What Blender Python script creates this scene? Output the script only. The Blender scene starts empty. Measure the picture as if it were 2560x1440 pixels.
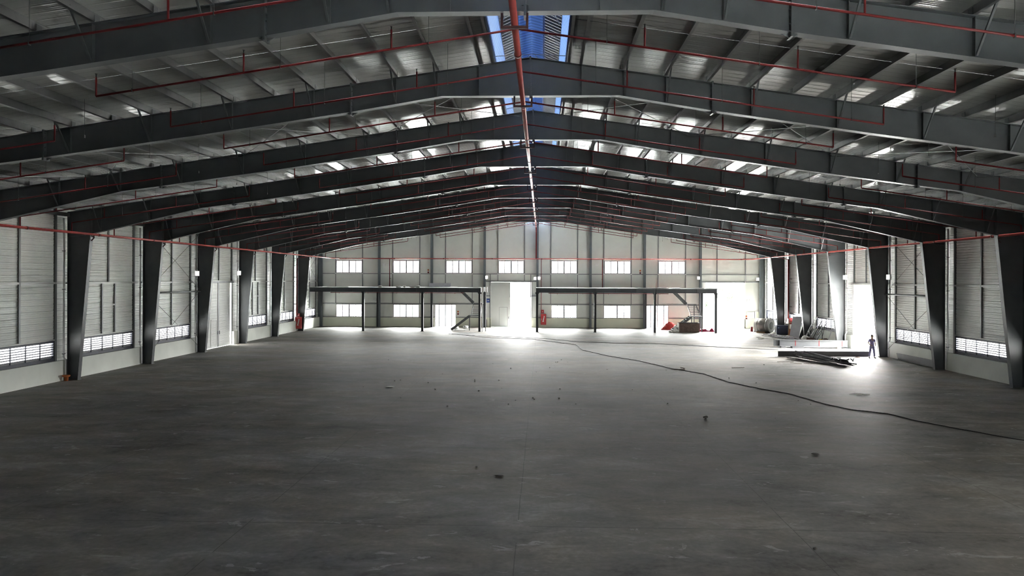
SKY=1; EXPOSURE=6.85
import bpy, math, random
from mathutils import Vector, Matrix
random.seed(7)
SC = bpy.context.scene
COL = SC.collection
# ------------------------------------------------------------------ key dimensions (metres)
XL, XR = -27.29, 26.61          # outer faces of the side columns
RX = -0.42                      # ridge line
F0, BAY = 41.52, 8.0            # first frame that shows its columns, bay length
WL, WR = -27.62, 26.94          # side wall cladding, inner face
YB = 90.0                       # end wall cladding, inner face
YF = -6.6                       # front wall behind the camera
SL = 0.145                      # roof slope
def fy(i): return F0 + BAY * i
def rtop(o): return 13.55 - SL * o
def roofz(o): return 13.87 - SL * o
ORD = ['first','second','third','fourth','fifth','sixth','seventh','eighth','ninth','tenth','eleventh','twelfth',
       'thirteenth','fourteenth','fifteenth','sixteenth','seventeenth','eighteenth','nineteenth','twentieth']
SIDE = {-1: 'left', 1: 'right'}
# ------------------------------------------------------------------ mesh building
class MB:
    def __init__(s): s.v=[]; s.f=[]; s.sm=[]
    def add(s, vs, fs, smooth=False):
        b=len(s.v); s.v += [tuple(v) for v in vs]
        for f in fs: s.f.append(tuple(i+b for i in f)); s.sm.append(smooth)
        return s
    def box(s,x0,x1,y0,y1,z0,z1):
        v=[(x0,y0,z0),(x1,y0,z0),(x1,y1,z0),(x0,y1,z0),(x0,y0,z1),(x1,y0,z1),(x1,y1,z1),(x0,y1,z1)]
        return s.add(v,[(0,3,2,1),(4,5,6,7),(0,1,5,4),(1,2,6,5),(2,3,7,6),(3,0,4,7)])
    def obox(s,c,ax,ay,az):
        c=Vector(c); ax,ay,az=Vector(ax),Vector(ay),Vector(az)
        v=[c+i*ax+j*ay+k*az for k in (-1,1) for j in (-1,1) for i in (-1,1)]
        return s.add(v,[(0,2,3,1),(4,5,7,6),(0,1,5,4),(1,3,7,5),(3,2,6,7),(2,0,4,6)])
    def bar(s,p,q,w,h,up=(0,0,1)):
        p,q=Vector(p),Vector(q); d=(q-p); L=d.length; d.normalize()
        sd=d.cross(Vector(up)); 
        if sd.length<1e-4: sd=d.cross(Vector((1,0,0)))
        sd.normalize(); u=sd.cross(d)
        return s.obox((p+q)/2,d*L/2,sd*w/2,u*h/2)
    def prism(s,poly,vec):
        n=len(poly); vec=Vector(vec); a=[Vector(p) for p in poly]; b=[p+vec for p in a]
        fs=[tuple(range(n-1,-1,-1)),tuple(range(n,2*n))]+[(i,(i+1)%n,n+(i+1)%n,n+i) for i in range(n)]
        return s.add(a+b,fs)
    def tube(s,pts,r,n=8,caps=True):
        pts=[Vector(p) for p in pts]; rs=r if isinstance(r,(list,tuple)) else [r]*len(pts)
        m=len(pts); vs=[]; prev=None
        for i,p in enumerate(pts):
            t=(pts[min(i+1,m-1)]-pts[max(i-1,0)]).normalized()
            if prev is None:
                a=t.cross(Vector((0,0,1)))
                if a.length<1e-3: a=t.cross(Vector((1,0,0)))
            else:
                a=prev-t*prev.dot(t)
            a.normalize(); prev=a; b=t.cross(a)
            for k in range(n):
                th=2*math.pi*k/n; vs.append(p+rs[i]*(math.cos(th)*a+math.sin(th)*b))
        fs=[(i*n+k,i*n+(k+1)%n,(i+1)*n+(k+1)%n,(i+1)*n+k) for i in range(m-1) for k in range(n)]
        s.add(vs,fs,True)
        if caps:
            b=len(s.v)-len(vs)
            s.f.append(tuple(b+k for k in range(n-1,-1,-1))); s.sm.append(False)
            s.f.append(tuple(b+(m-1)*n+k for k in range(n))); s.sm.append(False)
        return s
    def ball(s,c,r,n=10,m=7,jit=0.0,rnd=None):
        rx,ry,rz=r if isinstance(r,(tuple,list)) else (r,r,r); vs=[]
        R=rnd or random
        for j in range(m+1):
            ph=math.pi*j/m
            for k in range(n):
                th=2*math.pi*k/n; q=1+(R.uniform(-jit,jit) if 0<j<m else 0)
                vs.append((c[0]+rx*q*math.sin(ph)*math.cos(th),c[1]+ry*q*math.sin(ph)*math.sin(th),c[2]+rz*q*math.cos(ph)))
        fs=[(j*n+k,(j+1)*n+k,(j+1)*n+(k+1)%n,j*n+(k+1)%n) for j in range(m) for k in range(n)]
        return s.add(vs,fs,True)
    def ibeam(s,p,q,h,w,t=0.02,up=(0,0,1)):
        p,q=Vector(p),Vector(q); d=(q-p).normalized(); u=Vector(up); u=(u-d*u.dot(d)).normalized()
        s.bar(p,q,t*0.7,h-2*t,u); s.bar(p+u*(h-t)/2,q+u*(h-t)/2,w,t,u); s.bar(p-u*(h-t)/2,q-u*(h-t)/2,w,t,u)
        return s

def wpos(o):
    v=Vector((0,0,0))
    while o is not None: v+=o.location; o=o.parent
    return v
def obj(name, mb, mat, parent=None, base=None):
    """one mesh object; vertices are given in world coordinates"""
    off = wpos(parent) if parent is not None else Vector((0,0,0))
    loc = Vector(base) if base is not None else Vector((0,0,0))
    me = bpy.data.meshes.new(name)
    me.from_pydata([tuple(Vector(v)-off-loc) for v in mb.v], [], mb.f)
    me.polygons.foreach_set('use_smooth', mb.sm)
    me.materials.append(mat); me.update()
    o = bpy.data.objects.new(name, me); COL.objects.link(o)
    o.location = loc
    if parent is not None: o.parent = parent
    return o
def tag(o, label=None, cat=None, group=None, kind=None):
    if label: o['label']=label
    if cat: o['category']=cat
    if group: o['group']=group
    if kind: o['kind']=kind
    return o
def thing(name, loc, label, cat, group=None):
    o=bpy.data.objects.new(name,None); COL.objects.link(o); o.location=loc; o.empty_display_size=0.2
    return tag(o,label,cat,group)
def struct(name, mb, mat, parent=None, label=None, cat=None):
    o=obj(name,mb,mat,parent)
    if parent is None: tag(o,label,cat,kind='structure')
    return o
def sthing(name, loc, label, cat):
    o=thing(name,loc,label,cat); o['kind']='structure'; return o
def copy_tree(o, dloc, parent=None, **kw):
    c=o.copy(); COL.objects.link(c)
    if parent is not None: c.parent=parent
    else: c.location=o.location+Vector(dloc)
    for ch in o.children: copy_tree(ch,(0,0,0),c)
    for k,v in kw.items(): c[k]=v
    return c
# ------------------------------------------------------------------ materials
def newmat(name):
    m=bpy.data.materials.new(name); m.use_nodes=True; nt=m.node_tree
    return m,nt,nt.nodes['Principled BSDF']
def setp(b,col,rough=0.6,metal=0.0,spec=0.5):
    b.inputs['Base Color'].default_value=(*col,1); b.inputs['Roughness'].default_value=rough
    b.inputs['Metallic'].default_value=metal; b.inputs['Specular IOR Level'].default_value=spec
def N(nt,t,**kw):
    n=nt.nodes.new(t)
    for k,v in kw.items():
        if k in n.inputs: n.inputs[k].default_value=v
        else: setattr(n,k,v)
    return n
def coords(nt,scale=(1,1,1),kind='Object'):
    tc=N(nt,'ShaderNodeTexCoord'); mp=N(nt,'ShaderNodeMapping'); mp.inputs['Scale'].default_value=scale
    nt.links.new(tc.outputs[kind],mp.inputs['Vector']); return mp.outputs['Vector']
def noise(nt,vec,scale,detail=4,rough=0.55,dist=0.0):
    n=N(nt,'ShaderNodeTexNoise'); n.inputs['Scale'].default_value=scale; n.inputs['Detail'].default_value=detail
    n.inputs['Roughness'].default_value=rough; n.inputs['Distortion'].default_value=dist
    nt.links.new(vec,n.inputs['Vector']); return n.outputs['Fac']
def ramp(nt,fac,stops):
    r=N(nt,'ShaderNodeValToRGB'); e=r.color_ramp.elements
    while len(e)<len(stops): e.new(0.5)
    for k,(p,c) in enumerate(stops): e[k].position=p; e[k].color=(*c,1) if len(c)==3 else c
    nt.links.new(fac,r.inputs['Fac']); return r.outputs['Color']
def math_(nt,op,a,b=None):
    n=N(nt,'ShaderNodeMath',operation=op)
    for k,v in ((0,a),(1,b)):
        if v is None: continue
        if isinstance(v,(int,float)): n.inputs[k].default_value=v
        else: nt.links.new(v,n.inputs[k])
    return n.outputs[0]
def bump(nt,b,h,strength=0.3,dist=0.02):
    n=N(nt,'ShaderNodeBump'); n.inputs['Strength'].default_value=strength; n.inputs['Distance'].default_value=dist
    nt.links.new(h,n.inputs['Height']); nt.links.new(n.outputs['Normal'],b.inputs['Normal'])
def plain(name,col,rough=0.6,metal=0.0,spec=0.5,var=0.12,scale=2.0):
    m,nt,b=newmat(name); setp(b,col,rough,metal,spec)
    if var:
        f=noise(nt,coords(nt),scale,5)
        lo=tuple(c*(1-var) for c in col); hi=tuple(min(1,c*(1+var)) for c in col)
        nt.links.new(ramp(nt,f,[(0.3,lo),(0.7,hi)]),b.inputs['Base Color'])
    return m
def ribbed(name,col,axis,periods,rough=0.5,spec=0.5,strength=0.5,dist=0.03,var=0.06,streak=None,metal=0.0):
    """painted sheet with pressed ribs: a rib profile that repeats along one axis, plus dirt"""
    m,nt,b=newmat(name); setp(b,col,rough,metal,spec)
    v=coords(nt); sx=N(nt,'ShaderNodeSeparateXYZ'); nt.links.new(v,sx.inputs[0]); a=sx.outputs['XYZ'.index(axis)]
    tot=None
    for per,duty,amp in periods:
        fr=math_(nt,'FRACT',math_(nt,'DIVIDE',a,per))
        tri=math_(nt,'ABSOLUTE',math_(nt,'SUBTRACT',fr,0.5))
        mr=N(nt,'ShaderNodeMapRange',interpolation_type='SMOOTHSTEP'); mr.inputs['From Min'].default_value=0.5-duty/2-0.06; mr.inputs['From Max'].default_value=0.5-duty/2+0.06
        nt.links.new(tri,mr.inputs['Value']); h=math_(nt,'MULTIPLY',mr.outputs[0],amp)
        tot=h if tot is None else math_(nt,'ADD',tot,h)
    if streak:
        vv=coords(nt,streak); tot=math_(nt,'ADD',tot,math_(nt,'MULTIPLY',noise(nt,vv,1.0,3),0.35))
    bump(nt,b,tot,strength,dist)
    f=noise(nt,coords(nt),0.6,6)
    lo=tuple(c*(1-var*2) for c in col); hi=tuple(min(1,c*(1+var)) for c in col)
    nt.links.new(ramp(nt,f,[(0.25,lo),(0.6,hi)]),b.inputs['Base Color'])
    return m
M={}
M['steel']=plain('dark grey steel paint',(0.074,0.080,0.085),0.40,0,0.5,0.15,1.2)
M['steel2']=plain('mezzanine steel paint',(0.050,0.056,0.063),0.45,0,0.5,0.12,1.5)
M['galv']=plain('galvanised steel',(0.15,0.152,0.152),0.36,0.45,0.5,0.12,3.0)
M['rod']=plain('dark hanger rod',(0.07,0.07,0.07),0.5,0.3,0.4,0)
M['bolt']=plain('zinc bolts',(0.5,0.5,0.48),0.4,0.6,0.5,0)
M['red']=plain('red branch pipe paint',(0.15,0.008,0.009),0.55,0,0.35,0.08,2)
M['redmain_lit']=plain('red main pipe paint with floor light',(0.44,0.085,0.075),0.26,0,0.7,0.08,2)  # base colour lightened to carry the bright floor's light on the mains
M['redbox']=plain('red cabinet enamel',(0.50,0.04,0.045),0.45,0,0.5,0.06,3)
M['bracket']=plain('dark maroon hanger',(0.06,0.02,0.02),0.6,0,0.4,0.1,4)
M['roof']=ribbed('roof lining sheet',(0.40,0.402,0.382),'Y',[(0.38,0.16,1.0),(0.095,0.3,0.18)],0.13,0.5,0.32,0.014,0.05,(0.12,5.0,1.0))
M['roof'].node_tree.nodes['Principled BSDF'].inputs['IOR'].default_value=2.1
M['wallside']=ribbed('side wall panel',(0.78,0.795,0.765),'Z',[(0.333,0.10,1.0),(0.083,0.4,0.35)],0.36,0.5,0.5,0.02,0.05)
M['wallend']=ribbed('end wall panel',(0.76,0.775,0.73),'Z',[(1.0,0.02,0.5),(0.25,0.2,0.06)],0.5,0.4,0.25,0.01,0.03)
M['masonry']=plain('painted masonry base',(0.76,0.785,0.65),0.75,0,0.3,0.05,0.7)
M['masonryside']=plain('painted side base',(0.79,0.82,0.76),0.75,0,0.3,0.07,0.7)
M['rail']=plain('grey wall rail',(0.22,0.23,0.235),0.45,0.2,0.5,0.1,2)
M['girt']=plain('pale galvanised rail',(0.46,0.46,0.45),0.4,0.2,0.5,0.08,2)
M['postdark']=plain('dark wall post',(0.14,0.15,0.15),0.5,0.1,0.5,0.1,2)
M['wind']=plain('grey end column paint',(0.14,0.16,0.175),0.45,0,0.5,0.1,1.5)
M['white']=plain('white plastic',(0.8,0.8,0.79),0.4,0,0.5,0.04,3)
M['pipewhite']=plain('white downpipe',(0.84,0.84,0.83),0.35,0,0.5,0.04,2)
M['navy']=plain('dark navy frame',(0.03,0.035,0.055),0.45,0,0.5,0.1,3)
M['blade']=plain('louver blade',(0.62,0.61,0.61),0.45,0.1,0.5,0.08,3)
M['alu']=plain('window aluminium',(0.30,0.29,0.31),0.4,0.3,0.5,0.08,3)
M['sill']=plain('white flashing',(0.8,0.81,0.8),0.5,0,0.5,0.05,2)
M['doorpanel']=ribbed('sliding door panel',(0.62,0.63,0.61),'Z',[(0.25,0.12,0.7),(0.0833,0.4,0.25)],0.42,0.5,0.35,0.015,0.04)
M['gate']=plain('gate panel',(0.60,0.62,0.59),0.5,0,0.4,0.03,1)
M['deck']=plain('mezzanine deck',(0.42,0.43,0.43),0.55,0.2,0.4,0.12,1.5)
M['stair']=plain('stair steel',(0.10,0.11,0.115),0.5,0.1,0.5,0.12,3)
M['rubber']=plain('black cable rubber',(0.012,0.012,0.012),0.6,0,0.4,0)
M['yard']=plain('pale concrete yard',(0.47,0.47,0.445),0.85,0,0.2,0.1,0.3)
M['darksteel']=plain('black oxidised steel',(0.035,0.037,0.04),0.5,0.4,0.5,0.3,5)
M['ibeam']=plain('primed dark beam',(0.045,0.045,0.048),0.55,0,0.5,0.2,2)
M['beamgrey']=plain('grey primed girder',(0.095,0.10,0.105),0.5,0.1,0.5,0.1,2)
M['rust']=plain('rusty brown steel',(0.12,0.085,0.07),0.7,0.2,0.4,0.3,5)
M['wood']=plain('raw timber',(0.42,0.27,0.16),0.7,0,0.3,0.2,5)
M['orange']=plain('orange paint',(0.52,0.16,0.05),0.6,0,0.4,0.12,5)
M['yellow']=plain('yellow paint',(0.75,0.52,0.06),0.5,0,0.4,0.1,5)
M['blue']=plain('blue sign enamel',(0.08,0.13,0.45),0.4,0,0.5,0.03,5)
M['blue2']=plain('light blue plastic',(0.30,0.45,0.65),0.5,0,0.4,0.06,5)
M['bluebox']=plain('dark blue steel',(0.03,0.045,0.09),0.5,0.1,0.5,0.15,4)
M['net']=plain('red plastic netting',(0.55,0.05,0.045),0.65,0,0.3,0.25,12)
M['net2']=plain('dark crimson hose',(0.34,0.02,0.07),0.6,0,0.3,0.2,12)
M['sack']=plain('pale woven sack',(0.66,0.65,0.61),0.85,0,0.2,0.12,10)
M['paper']=plain('white paper',(0.8,0.79,0.75),0.8,0,0.2,0.05,10)
M['stone']=plain('grey crumbs',(0.10,0.095,0.09),0.9,0,0.2,0.25,20)
M['sheet']=plain('zinc sheet',(0.62,0.62,0.66),0.45,0.1,0.5,0.08,3)
M['coil']=plain('steel coil wrap',(0.30,0.285,0.275),0.35,0.5,0.5,0.12,4)
M['coilend']=plain('coil edge',(0.20,0.20,0.20),0.5,0.5,0.5,0.2,8)
M['skin']=plain('skin',(0.42,0.26,0.18),0.6,0,0.4,0.05,10)
M['hair']=plain('black hair',(0.015,0.013,0.012),0.6,0,0.4,0)
M['shirt']=plain('violet blue shirt',(0.26,0.23,0.42),0.8,0,0.2,0.08,8)
M['trouser']=plain('blue grey trousers',(0.20,0.19,0.32),0.85,0,0.2,0.08,8)
M['shoe']=plain('dark shoes',(0.02,0.02,0.022),0.6,0,0.4,0)
M['bark']=plain('bark',(0.13,0.10,0.07),0.9,0,0.2,0.2,5)
M['leaf']=plain('leaf green',(0.035,0.06,0.022),0.7,0,0.3,0.3,3)
M['blueframe']=plain('blue coated steel',(0.10,0.17,0.38),0.45,0,0.5,0.06,2)
M['darkhood']=plain('grey hood steel',(0.10,0.10,0.10),0.45,0.3,0.5,0.1,4)
def glassmat():
    m=bpy.data.materials.new('clear window glass'); m.use_nodes=True; nt=m.node_tree; nt.nodes.clear()
    out=N(nt,'ShaderNodeOutputMaterial'); tr=N(nt,'ShaderNodeBsdfTransparent'); gl=N(nt,'ShaderNodeBsdfGlossy')
    tr.inputs['Color'].default_value=(0.93,0.95,0.95,1); gl.inputs['Roughness'].default_value=0.02
    fr=N(nt,'ShaderNodeFresnel'); fr.inputs['IOR'].default_value=1.45; mx=N(nt,'ShaderNodeMixShader')
    nt.links.new(fr.outputs[0],mx.inputs[0]); nt.links.new(tr.outputs[0],mx.inputs[1]); nt.links.new(gl.outputs[0],mx.inputs[2]); nt.links.new(mx.outputs[0],out.inputs[0])
    return m
M['glass']=glassmat()
def translucent(name,col,f=0.6):
    m=bpy.data.materials.new(name); m.use_nodes=True; nt=m.node_tree; nt.nodes.clear()
    out=N(nt,'ShaderNodeOutputMaterial'); tl=N(nt,'ShaderNodeBsdfTranslucent'); df=N(nt,'ShaderNodeBsdfDiffuse'); mx=N(nt,'ShaderNodeMixShader')
    mx.inputs[0].default_value=f
    v=coords(nt); sx=N(nt,'ShaderNodeSeparateXYZ'); nt.links.new(v,sx.inputs[0])
    fr=math_(nt,'FRACT',math_(nt,'DIVIDE',sx.outputs['Y'],0.30)); tri=math_(nt,'ABSOLUTE',math_(nt,'SUBTRACT',fr,0.5))
    c2=tuple(c*0.62 for c in col); cc=ramp(nt,tri,[(0.1,col),(0.45,c2)])
    nt.links.new(cc,tl.inputs['Color']); nt.links.new(cc,df.inputs['Color'])
    nt.links.new(df.outputs[0],mx.inputs[1]); nt.links.new(tl.outputs[0],mx.inputs[2]); nt.links.new(mx.outputs[0],out.inputs[0])
    return m
M['bluelight']=translucent('pale blue light sheet',(0.55,0.70,0.90),0.085)
M['bluetop']=translucent('blue light sheet',(0.22,0.37,0.68),0.042)
def floormat():
    m,nt,b=newmat('trowelled concrete floor'); setp(b,(0.3,0.3,0.29),0.5,0,0.15)
    big=noise(nt,coords(nt,(0.10,0.16,1)),1.0,6,0.6,0.4)
    streak=noise(nt,coords(nt,(0.62,1.15,1)),1.0,7,0.66,0.8)
    fine=noise(nt,coords(nt),7.0,6,0.6)
    mid=noise(nt,coords(nt,(0.32,0.5,1)),1.0,6,0.62,1.0)
    t=math_(nt,'ADD',math_(nt,'ADD',math_(nt,'ADD',math_(nt,'MULTIPLY',big,0.35),math_(nt,'MULTIPLY',streak,0.27)),math_(nt,'MULTIPLY',mid,0.25)),math_(nt,'MULTIPLY',fine,0.13))
    base=ramp(nt,t,[(0.40,(0.078,0.076,0.068)),(0.465,(0.155,0.151,0.138)),(0.53,(0.215,0.208,0.19)),(0.595,(0.32,0.308,0.282))])
    # warm and bluish tint patches
    tint=noise(nt,coords(nt,(0.22,0.3,1)),1.0,3)
    tc=ramp(nt,tint,[(0.35,(0.97,0.99,1.05)),(0.65,(1.05,0.99,0.94))])
    mix=N(nt,'ShaderNodeMix',data_type='RGBA',blend_type='MULTIPLY'); mix.inputs['Factor'].default_value=1
    nt.links.new(base,mix.inputs['A']); nt.links.new(tc,mix.inputs['B'])
    # saw-cut joints on the column grid
    v=coords(nt); sx=N(nt,'ShaderNodeSeparateXYZ'); nt.links.new(v,sx.inputs[0])
    def joint(a,off,per,w):
        fr=math_(nt,'FRACT',math_(nt,'DIVIDE',math_(nt,'SUBTRACT',a,off),per))
        d=math_(nt,'ABSOLUTE',math_(nt,'SUBTRACT',fr,0.5)); return math_(nt,'GREATER_THAN',d,0.5-w/per)
    wob=math_(nt,'MULTIPLY',math_(nt,'SUBTRACT',noise(nt,coords(nt),0.8,3),0.5),0.05)
    j=math_(nt,'MAXIMUM',joint(math_(nt,'ADD',sx.outputs['X'],wob),-0.55+3.25-3.25,6.5,0.012),joint(math_(nt,'ADD',sx.outputs['Y'],wob),F0,8.0,0.02))
    brk=math_(nt,'GREATER_THAN',noise(nt,coords(nt,(0.5,0.5,1)),1.0,3),0.40)
    j=math_(nt,'MULTIPLY',math_(nt,'MULTIPLY',j,brk),0.55)
    # dark specks and pale scuffs
    vor=N(nt,'ShaderNodeTexVoronoi'); vor.inputs['Scale'].default_value=0.9; nt.links.new(coords(nt),vor.inputs['Vector'])
    spk=math_(nt,'LESS_THAN',vor.outputs['Distance'],0.022)
    sc=math_(nt,'GREATER_THAN',noise(nt,coords(nt,(0.6,1.5,1)),1.3,10,0.7,1.0),0.62)
    mix2=N(nt,'ShaderNodeMix',data_type='RGBA'); nt.links.new(math_(nt,'MAXIMUM',j,math_(nt,'MULTIPLY',spk,0.6)),mix2.inputs['Factor'])
    nt.links.new(mix.outputs['Result'],mix2.inputs['A']); mix2.inputs['B'].default_value=(0.06,0.057,0.055,1)
    mix3=N(nt,'ShaderNodeMix',data_type='RGBA'); nt.links.new(math_(nt,'MULTIPLY',sc,0.4),mix3.inputs['Factor'])
    nt.links.new(mix2.outputs['Result'],mix3.inputs['A']); mix3.inputs['B'].default_value=(0.5,0.49,0.47,1)
    nt.links.new(mix3.outputs['Result'],b.inputs['Base Color'])
    rr=N(nt,'ShaderNodeMapRange'); rr.inputs['To Min'].default_value=0.55; rr.inputs['To Max'].default_value=0.78
    nt.links.new(streak,rr.inputs['Value']); nt.links.new(rr.outputs[0],b.inputs['Roughness'])
    bump(nt,b,math_(nt,'ADD',math_(nt,'ADD',math_(nt,'MULTIPLY',streak,0.6),math_(nt,'MULTIPLY',mid,0.8)),math_(nt,'MULTIPLY',fine,0.15)),0.5,0.035)
    return m
M['floor']=floormat()
def lampmat():
    m,nt,b=newmat('lit lamp diffuser'); setp(b,(0.9,0.9,0.88),0.4)
    b.inputs['Emission Color'].default_value=(1,0.98,0.95,1); b.inputs['Emission Strength'].default_value=0.018
    return m
M['lamp']=lampmat()
# ================================================================== THE SETTING
WT=0.12
def wall_cells(u0,u1,v0,v1,holes):
    us=sorted({u0,u1,*[h[0] for h in holes],*[h[1] for h in holes]}); vs=sorted({v0,v1,*[h[2] for h in holes],*[h[3] for h in holes]})
    us=[u for u in us if u0<=u<=u1]; vs=[v for v in vs if v0<=v<=v1]
    for a,b in zip(us,us[1:]):
        run=None
        for c,d in zip(vs,vs[1:]):
            um,vm=(a+b)/2,(c+d)/2
            solid=not any(h[0]<um<h[1] and h[2]<vm<h[3] for h in holes)
            if solid: run=(run[0],d) if run else (c,d)
            if not solid or d==vs[-1]:
                if run: yield a,b,run[0],run[1]
                run=None
# floor
mb=MB().box(-28.2,27.5,YF-0.3,YB+0.4,-0.25,0.0); struct('floor',mb,M['floor'],None,'bare grey trowelled concrete floor of the empty hall','floor')
# yard outside
mb=MB(); 
for a in ((-160,-28.2,-60,240),(27.5,160,-60,240),(-28.2,27.5,YB+0.4,240),(-28.2,27.5,-60,YF-0.3)): mb.box(a[0],a[1],a[2],a[3],-0.4,-0.08)
struct('ground',mb,M['yard'],None,'pale concrete yard outside the open doors','ground')
# openings in the side walls (Y range, Z range)
LOUV=(1.45,7.13,1.18,2.30)
LBAYS=[i for i in range(-1,6)]; RBAYS=[i for i in range(-1,6)]
DOORL=(57.93,64.33,0.0,5.52); DOORR=(57.9,64.05,0.0,5.52)
def side_holes(side):
    hs=[]
    for i in (LBAYS if side<0 else RBAYS):
        if i==2: hs.append(DOORL if side<0 else DOORR)
        else: hs.append((fy(i)+LOUV[0],fy(i)+LOUV[1],LOUV[2],LOUV[3]))
    if side>0: hs.append((12.0,14.4,0.0,5.5))  # unseen doorway put in to light the near right floor
    return hs
ZE=roofz(27.2)+0.02
for side,x,nm in ((-1,WL,'left'),(1,WR,'right')):
    hs=side_holes(side); mb=MB()
    for a,b,c,d in wall_cells(YF,YB+WT,1.16,ZE,hs): mb.box(min(x,x+side*WT),max(x,x+side*WT),a,b,c,d)
    xin=x-side*0.016; z=1.30; R_=[]
    while z<ZE-0.2:
        cuts=sorted((h[0],h[1]) for h in hs if h[2]-0.05<z+0.09 and z-0.09<h[3]+0.08); y=YF
        for a,b in cuts+[(YB,YB)]:
            if a-y>0.2: mb.prism([(x,y,z-0.055),(xin,y,z-0.035),(xin,y,z+0.035),(x,y,z+0.055)][::side],(0,a-y,0))
            y=max(y,b)
        R_.append(z); z+=0.20 if len(R_)%2 else 0.133
    struct('wall_'+nm,mb,M['wallside'],None,f'pale ribbed metal panel wall along the {nm} of the hall','wall')
    mb=MB(); xi=x-side*0.27
    dr=DOORL if side<0 else DOORR
    for a,b in ((YF,dr[0]-0.15),(dr[1]+0.1,YB)) if side<0 else ((YF,12.0),(14.4,dr[0]-0.15),(dr[1]+0.1,YB)): mb.box(min(xi,x+side*WT),max(xi,x+side*WT),a,b,0,1.16)
    mb.box(min(x,x+side*WT),max(x,x+side*WT),dr[0]-0.15,dr[0],0,1.16).box(min(x,x+side*WT),max(x,x+side*WT),dr[1],dr[1]+0.1,0,1.16)
    struct('baseboard_'+nm,mb,M['masonryside'],None,f'low pale plastered wall base along the {nm} side','wall base')
# end wall
UPW=[(-25.4,-22.15),(-18.3,-15.05),(-11.77,-8.57),(-5.32,-2.16),(1.15,4.34),(7.63,10.86),(14.22,17.44)]
LOW=[(-25.4,-22.15),(-18.28,-15.08),(1.17,4.32),(7.58,10.87)]
GL=[(-13.12,-10.52),(12.76,15.43)]
GATE=(-6.18,-1.26,0.0,5.53); BIG=(19.88,24.5,0.0,5.56)
holes=[(a,b,6.58,8.15) for a,b in UPW]+[(a,b,1.15,2.74) for a,b in LOW]+[(a,b,0.0,2.76) for a,b in GL]+[GATE,BIG]
mb=MB()
for a,b,c,d in wall_cells(WL-WT,WR+WT,0.0,8.6,holes): mb.box(a,b,YB,YB+WT,c,d)
mb.prism([(WL-WT,YB,8.6),(WR+WT,YB,8.6),(WR+WT,YB,roofz(WR+WT-RX)),(RX,YB,roofz(0)+0.0),(WL-WT,YB,roofz(RX-WL+WT))],(0,WT,0))
struct('wall_back',mb,M['wallend'],None,'pale grey panelled gable end wall with two rows of windows','wall')
mb=MB()
cuts=[GL[0],(GATE[0],GATE[1]),GL[1],(BIG[0]-0.0,BIG[1])]; x=WL
for a,b in cuts: mb.box(x,a,YB-0.12,YB-0.002,0,1.15); x=b
mb.box(x,WR,YB-0.12,YB-0.002,0,1.15)
struct('baseboard_back',mb,M['masonry'],None,'low cream plastered base of the gable end wall','wall base')
mb=MB()
for a,b,c,d in wall_cells(WL-WT,WR+WT,0.0,8.6,[(a,b,5.4,8.3) for a,b in UPW[4:7]]): mb.box(a,b,YF-WT,YF,c,d)  # openings cut for the added windows that light the rafters
mb.prism([(WL-WT,YF-WT,8.6),(WR+WT,YF-WT,8.6),(WR+WT,YF-WT,roofz(WR+WT-RX)),(RX,YF-WT,roofz(0)),(WL-WT,YF-WT,roofz(RX-WL+WT))],(0,WT,0))
struct('wall_front',mb,M['wallend'],None,'closed panel gable wall behind the viewer','wall')
struct('added_shade_deck',MB().box(WL+0.02,WR-0.02,YF+0.02,3.7,4.15,4.30),M['deck'],None,'unseen deck under the viewer, added to shade the near floor','floor')  # out of view, put in to hold window light off the near floor
# roof slopes
TH=1.25
mb=MB()
for s in (-1,1):
    o0,o1=TH,27.75 if s<0 else 27.6
    mb.prism([(RX+s*o0,YF-0.4,roofz(o0)),(RX+s*o1,YF-0.4,roofz(o1)),(RX+s*o1,YF-0.4,roofz(o1)+0.1),(RX+s*o0,YF-0.4,roofz(o0)+0.1)],(0,YB+0.9-YF,0))
struct('ceiling',mb,M['roof'],None,'grey ribbed metal roof lining of both slopes','ceiling')
# ------------------------------------------------------------------ ridge ventilator (a thing on the roof)
rv=thing('ridge_ventilator',(RX,45,13.6),'long blue ridge ventilator open along the top of the roof','roof ventilator')
y0,y1=YF,YB
zt=roofz(TH)
for s in (-1,1):
    mb=MB().prism([(RX+s*TH,y0,zt),(RX+s*(TH+0.015),y0,zt),(RX+s*1.09,y0,zt+1.02),(RX+s*1.075,y0,zt+1.02)],(0,y1-y0,0)); tag(obj('light_sheet',mb,M['bluelight'],rv),'pale blue side sheet')
    mb=MB(); yy=y0
    # slatted hood side: one corrugation every 0.3 m with narrow gaps
    while yy<y1:
        mb.prism([(RX+s*1.12,yy,zt+1.06),(RX+s*0.46,yy,zt+1.36),(RX+s*0.46,yy,zt+1.38),(RX+s*1.12,yy,zt+1.08)],(0,0.285,0)); yy+=0.30
    tag(obj('hood_slats',mb,M['darkhood'],rv),'dark slatted hood side')
    mb=MB().box(RX+s*0.46-0.03,RX+s*0.46+0.03,y0,y1,zt+1.30,zt+1.36); mb.box(RX+s*1.1-0.03,RX+s*1.1+0.03,y0,y1,zt+1.0,zt+1.06)
    obj('hood_rail',mb,M['blueframe'],rv)
    mb=MB().bar((RX+s*TH,y0,zt-0.03),(RX+s*TH,y1,zt-0.03),0.05,0.14); obj('curb',mb,M['blueframe'],rv)
mb=MB().prism([(RX-0.5,y0,zt+1.38),(RX,y0,zt+1.52),(RX+0.5,y0,zt+1.38),(RX+0.5,y0,zt+1.40),(RX,y0,zt+1.54),(RX-0.5,y0,zt+1.40)],(0,y1-y0,0))
tag(obj('hood_sheet',mb,M['bluetop'],rv),'blue hood sheet')
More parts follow.
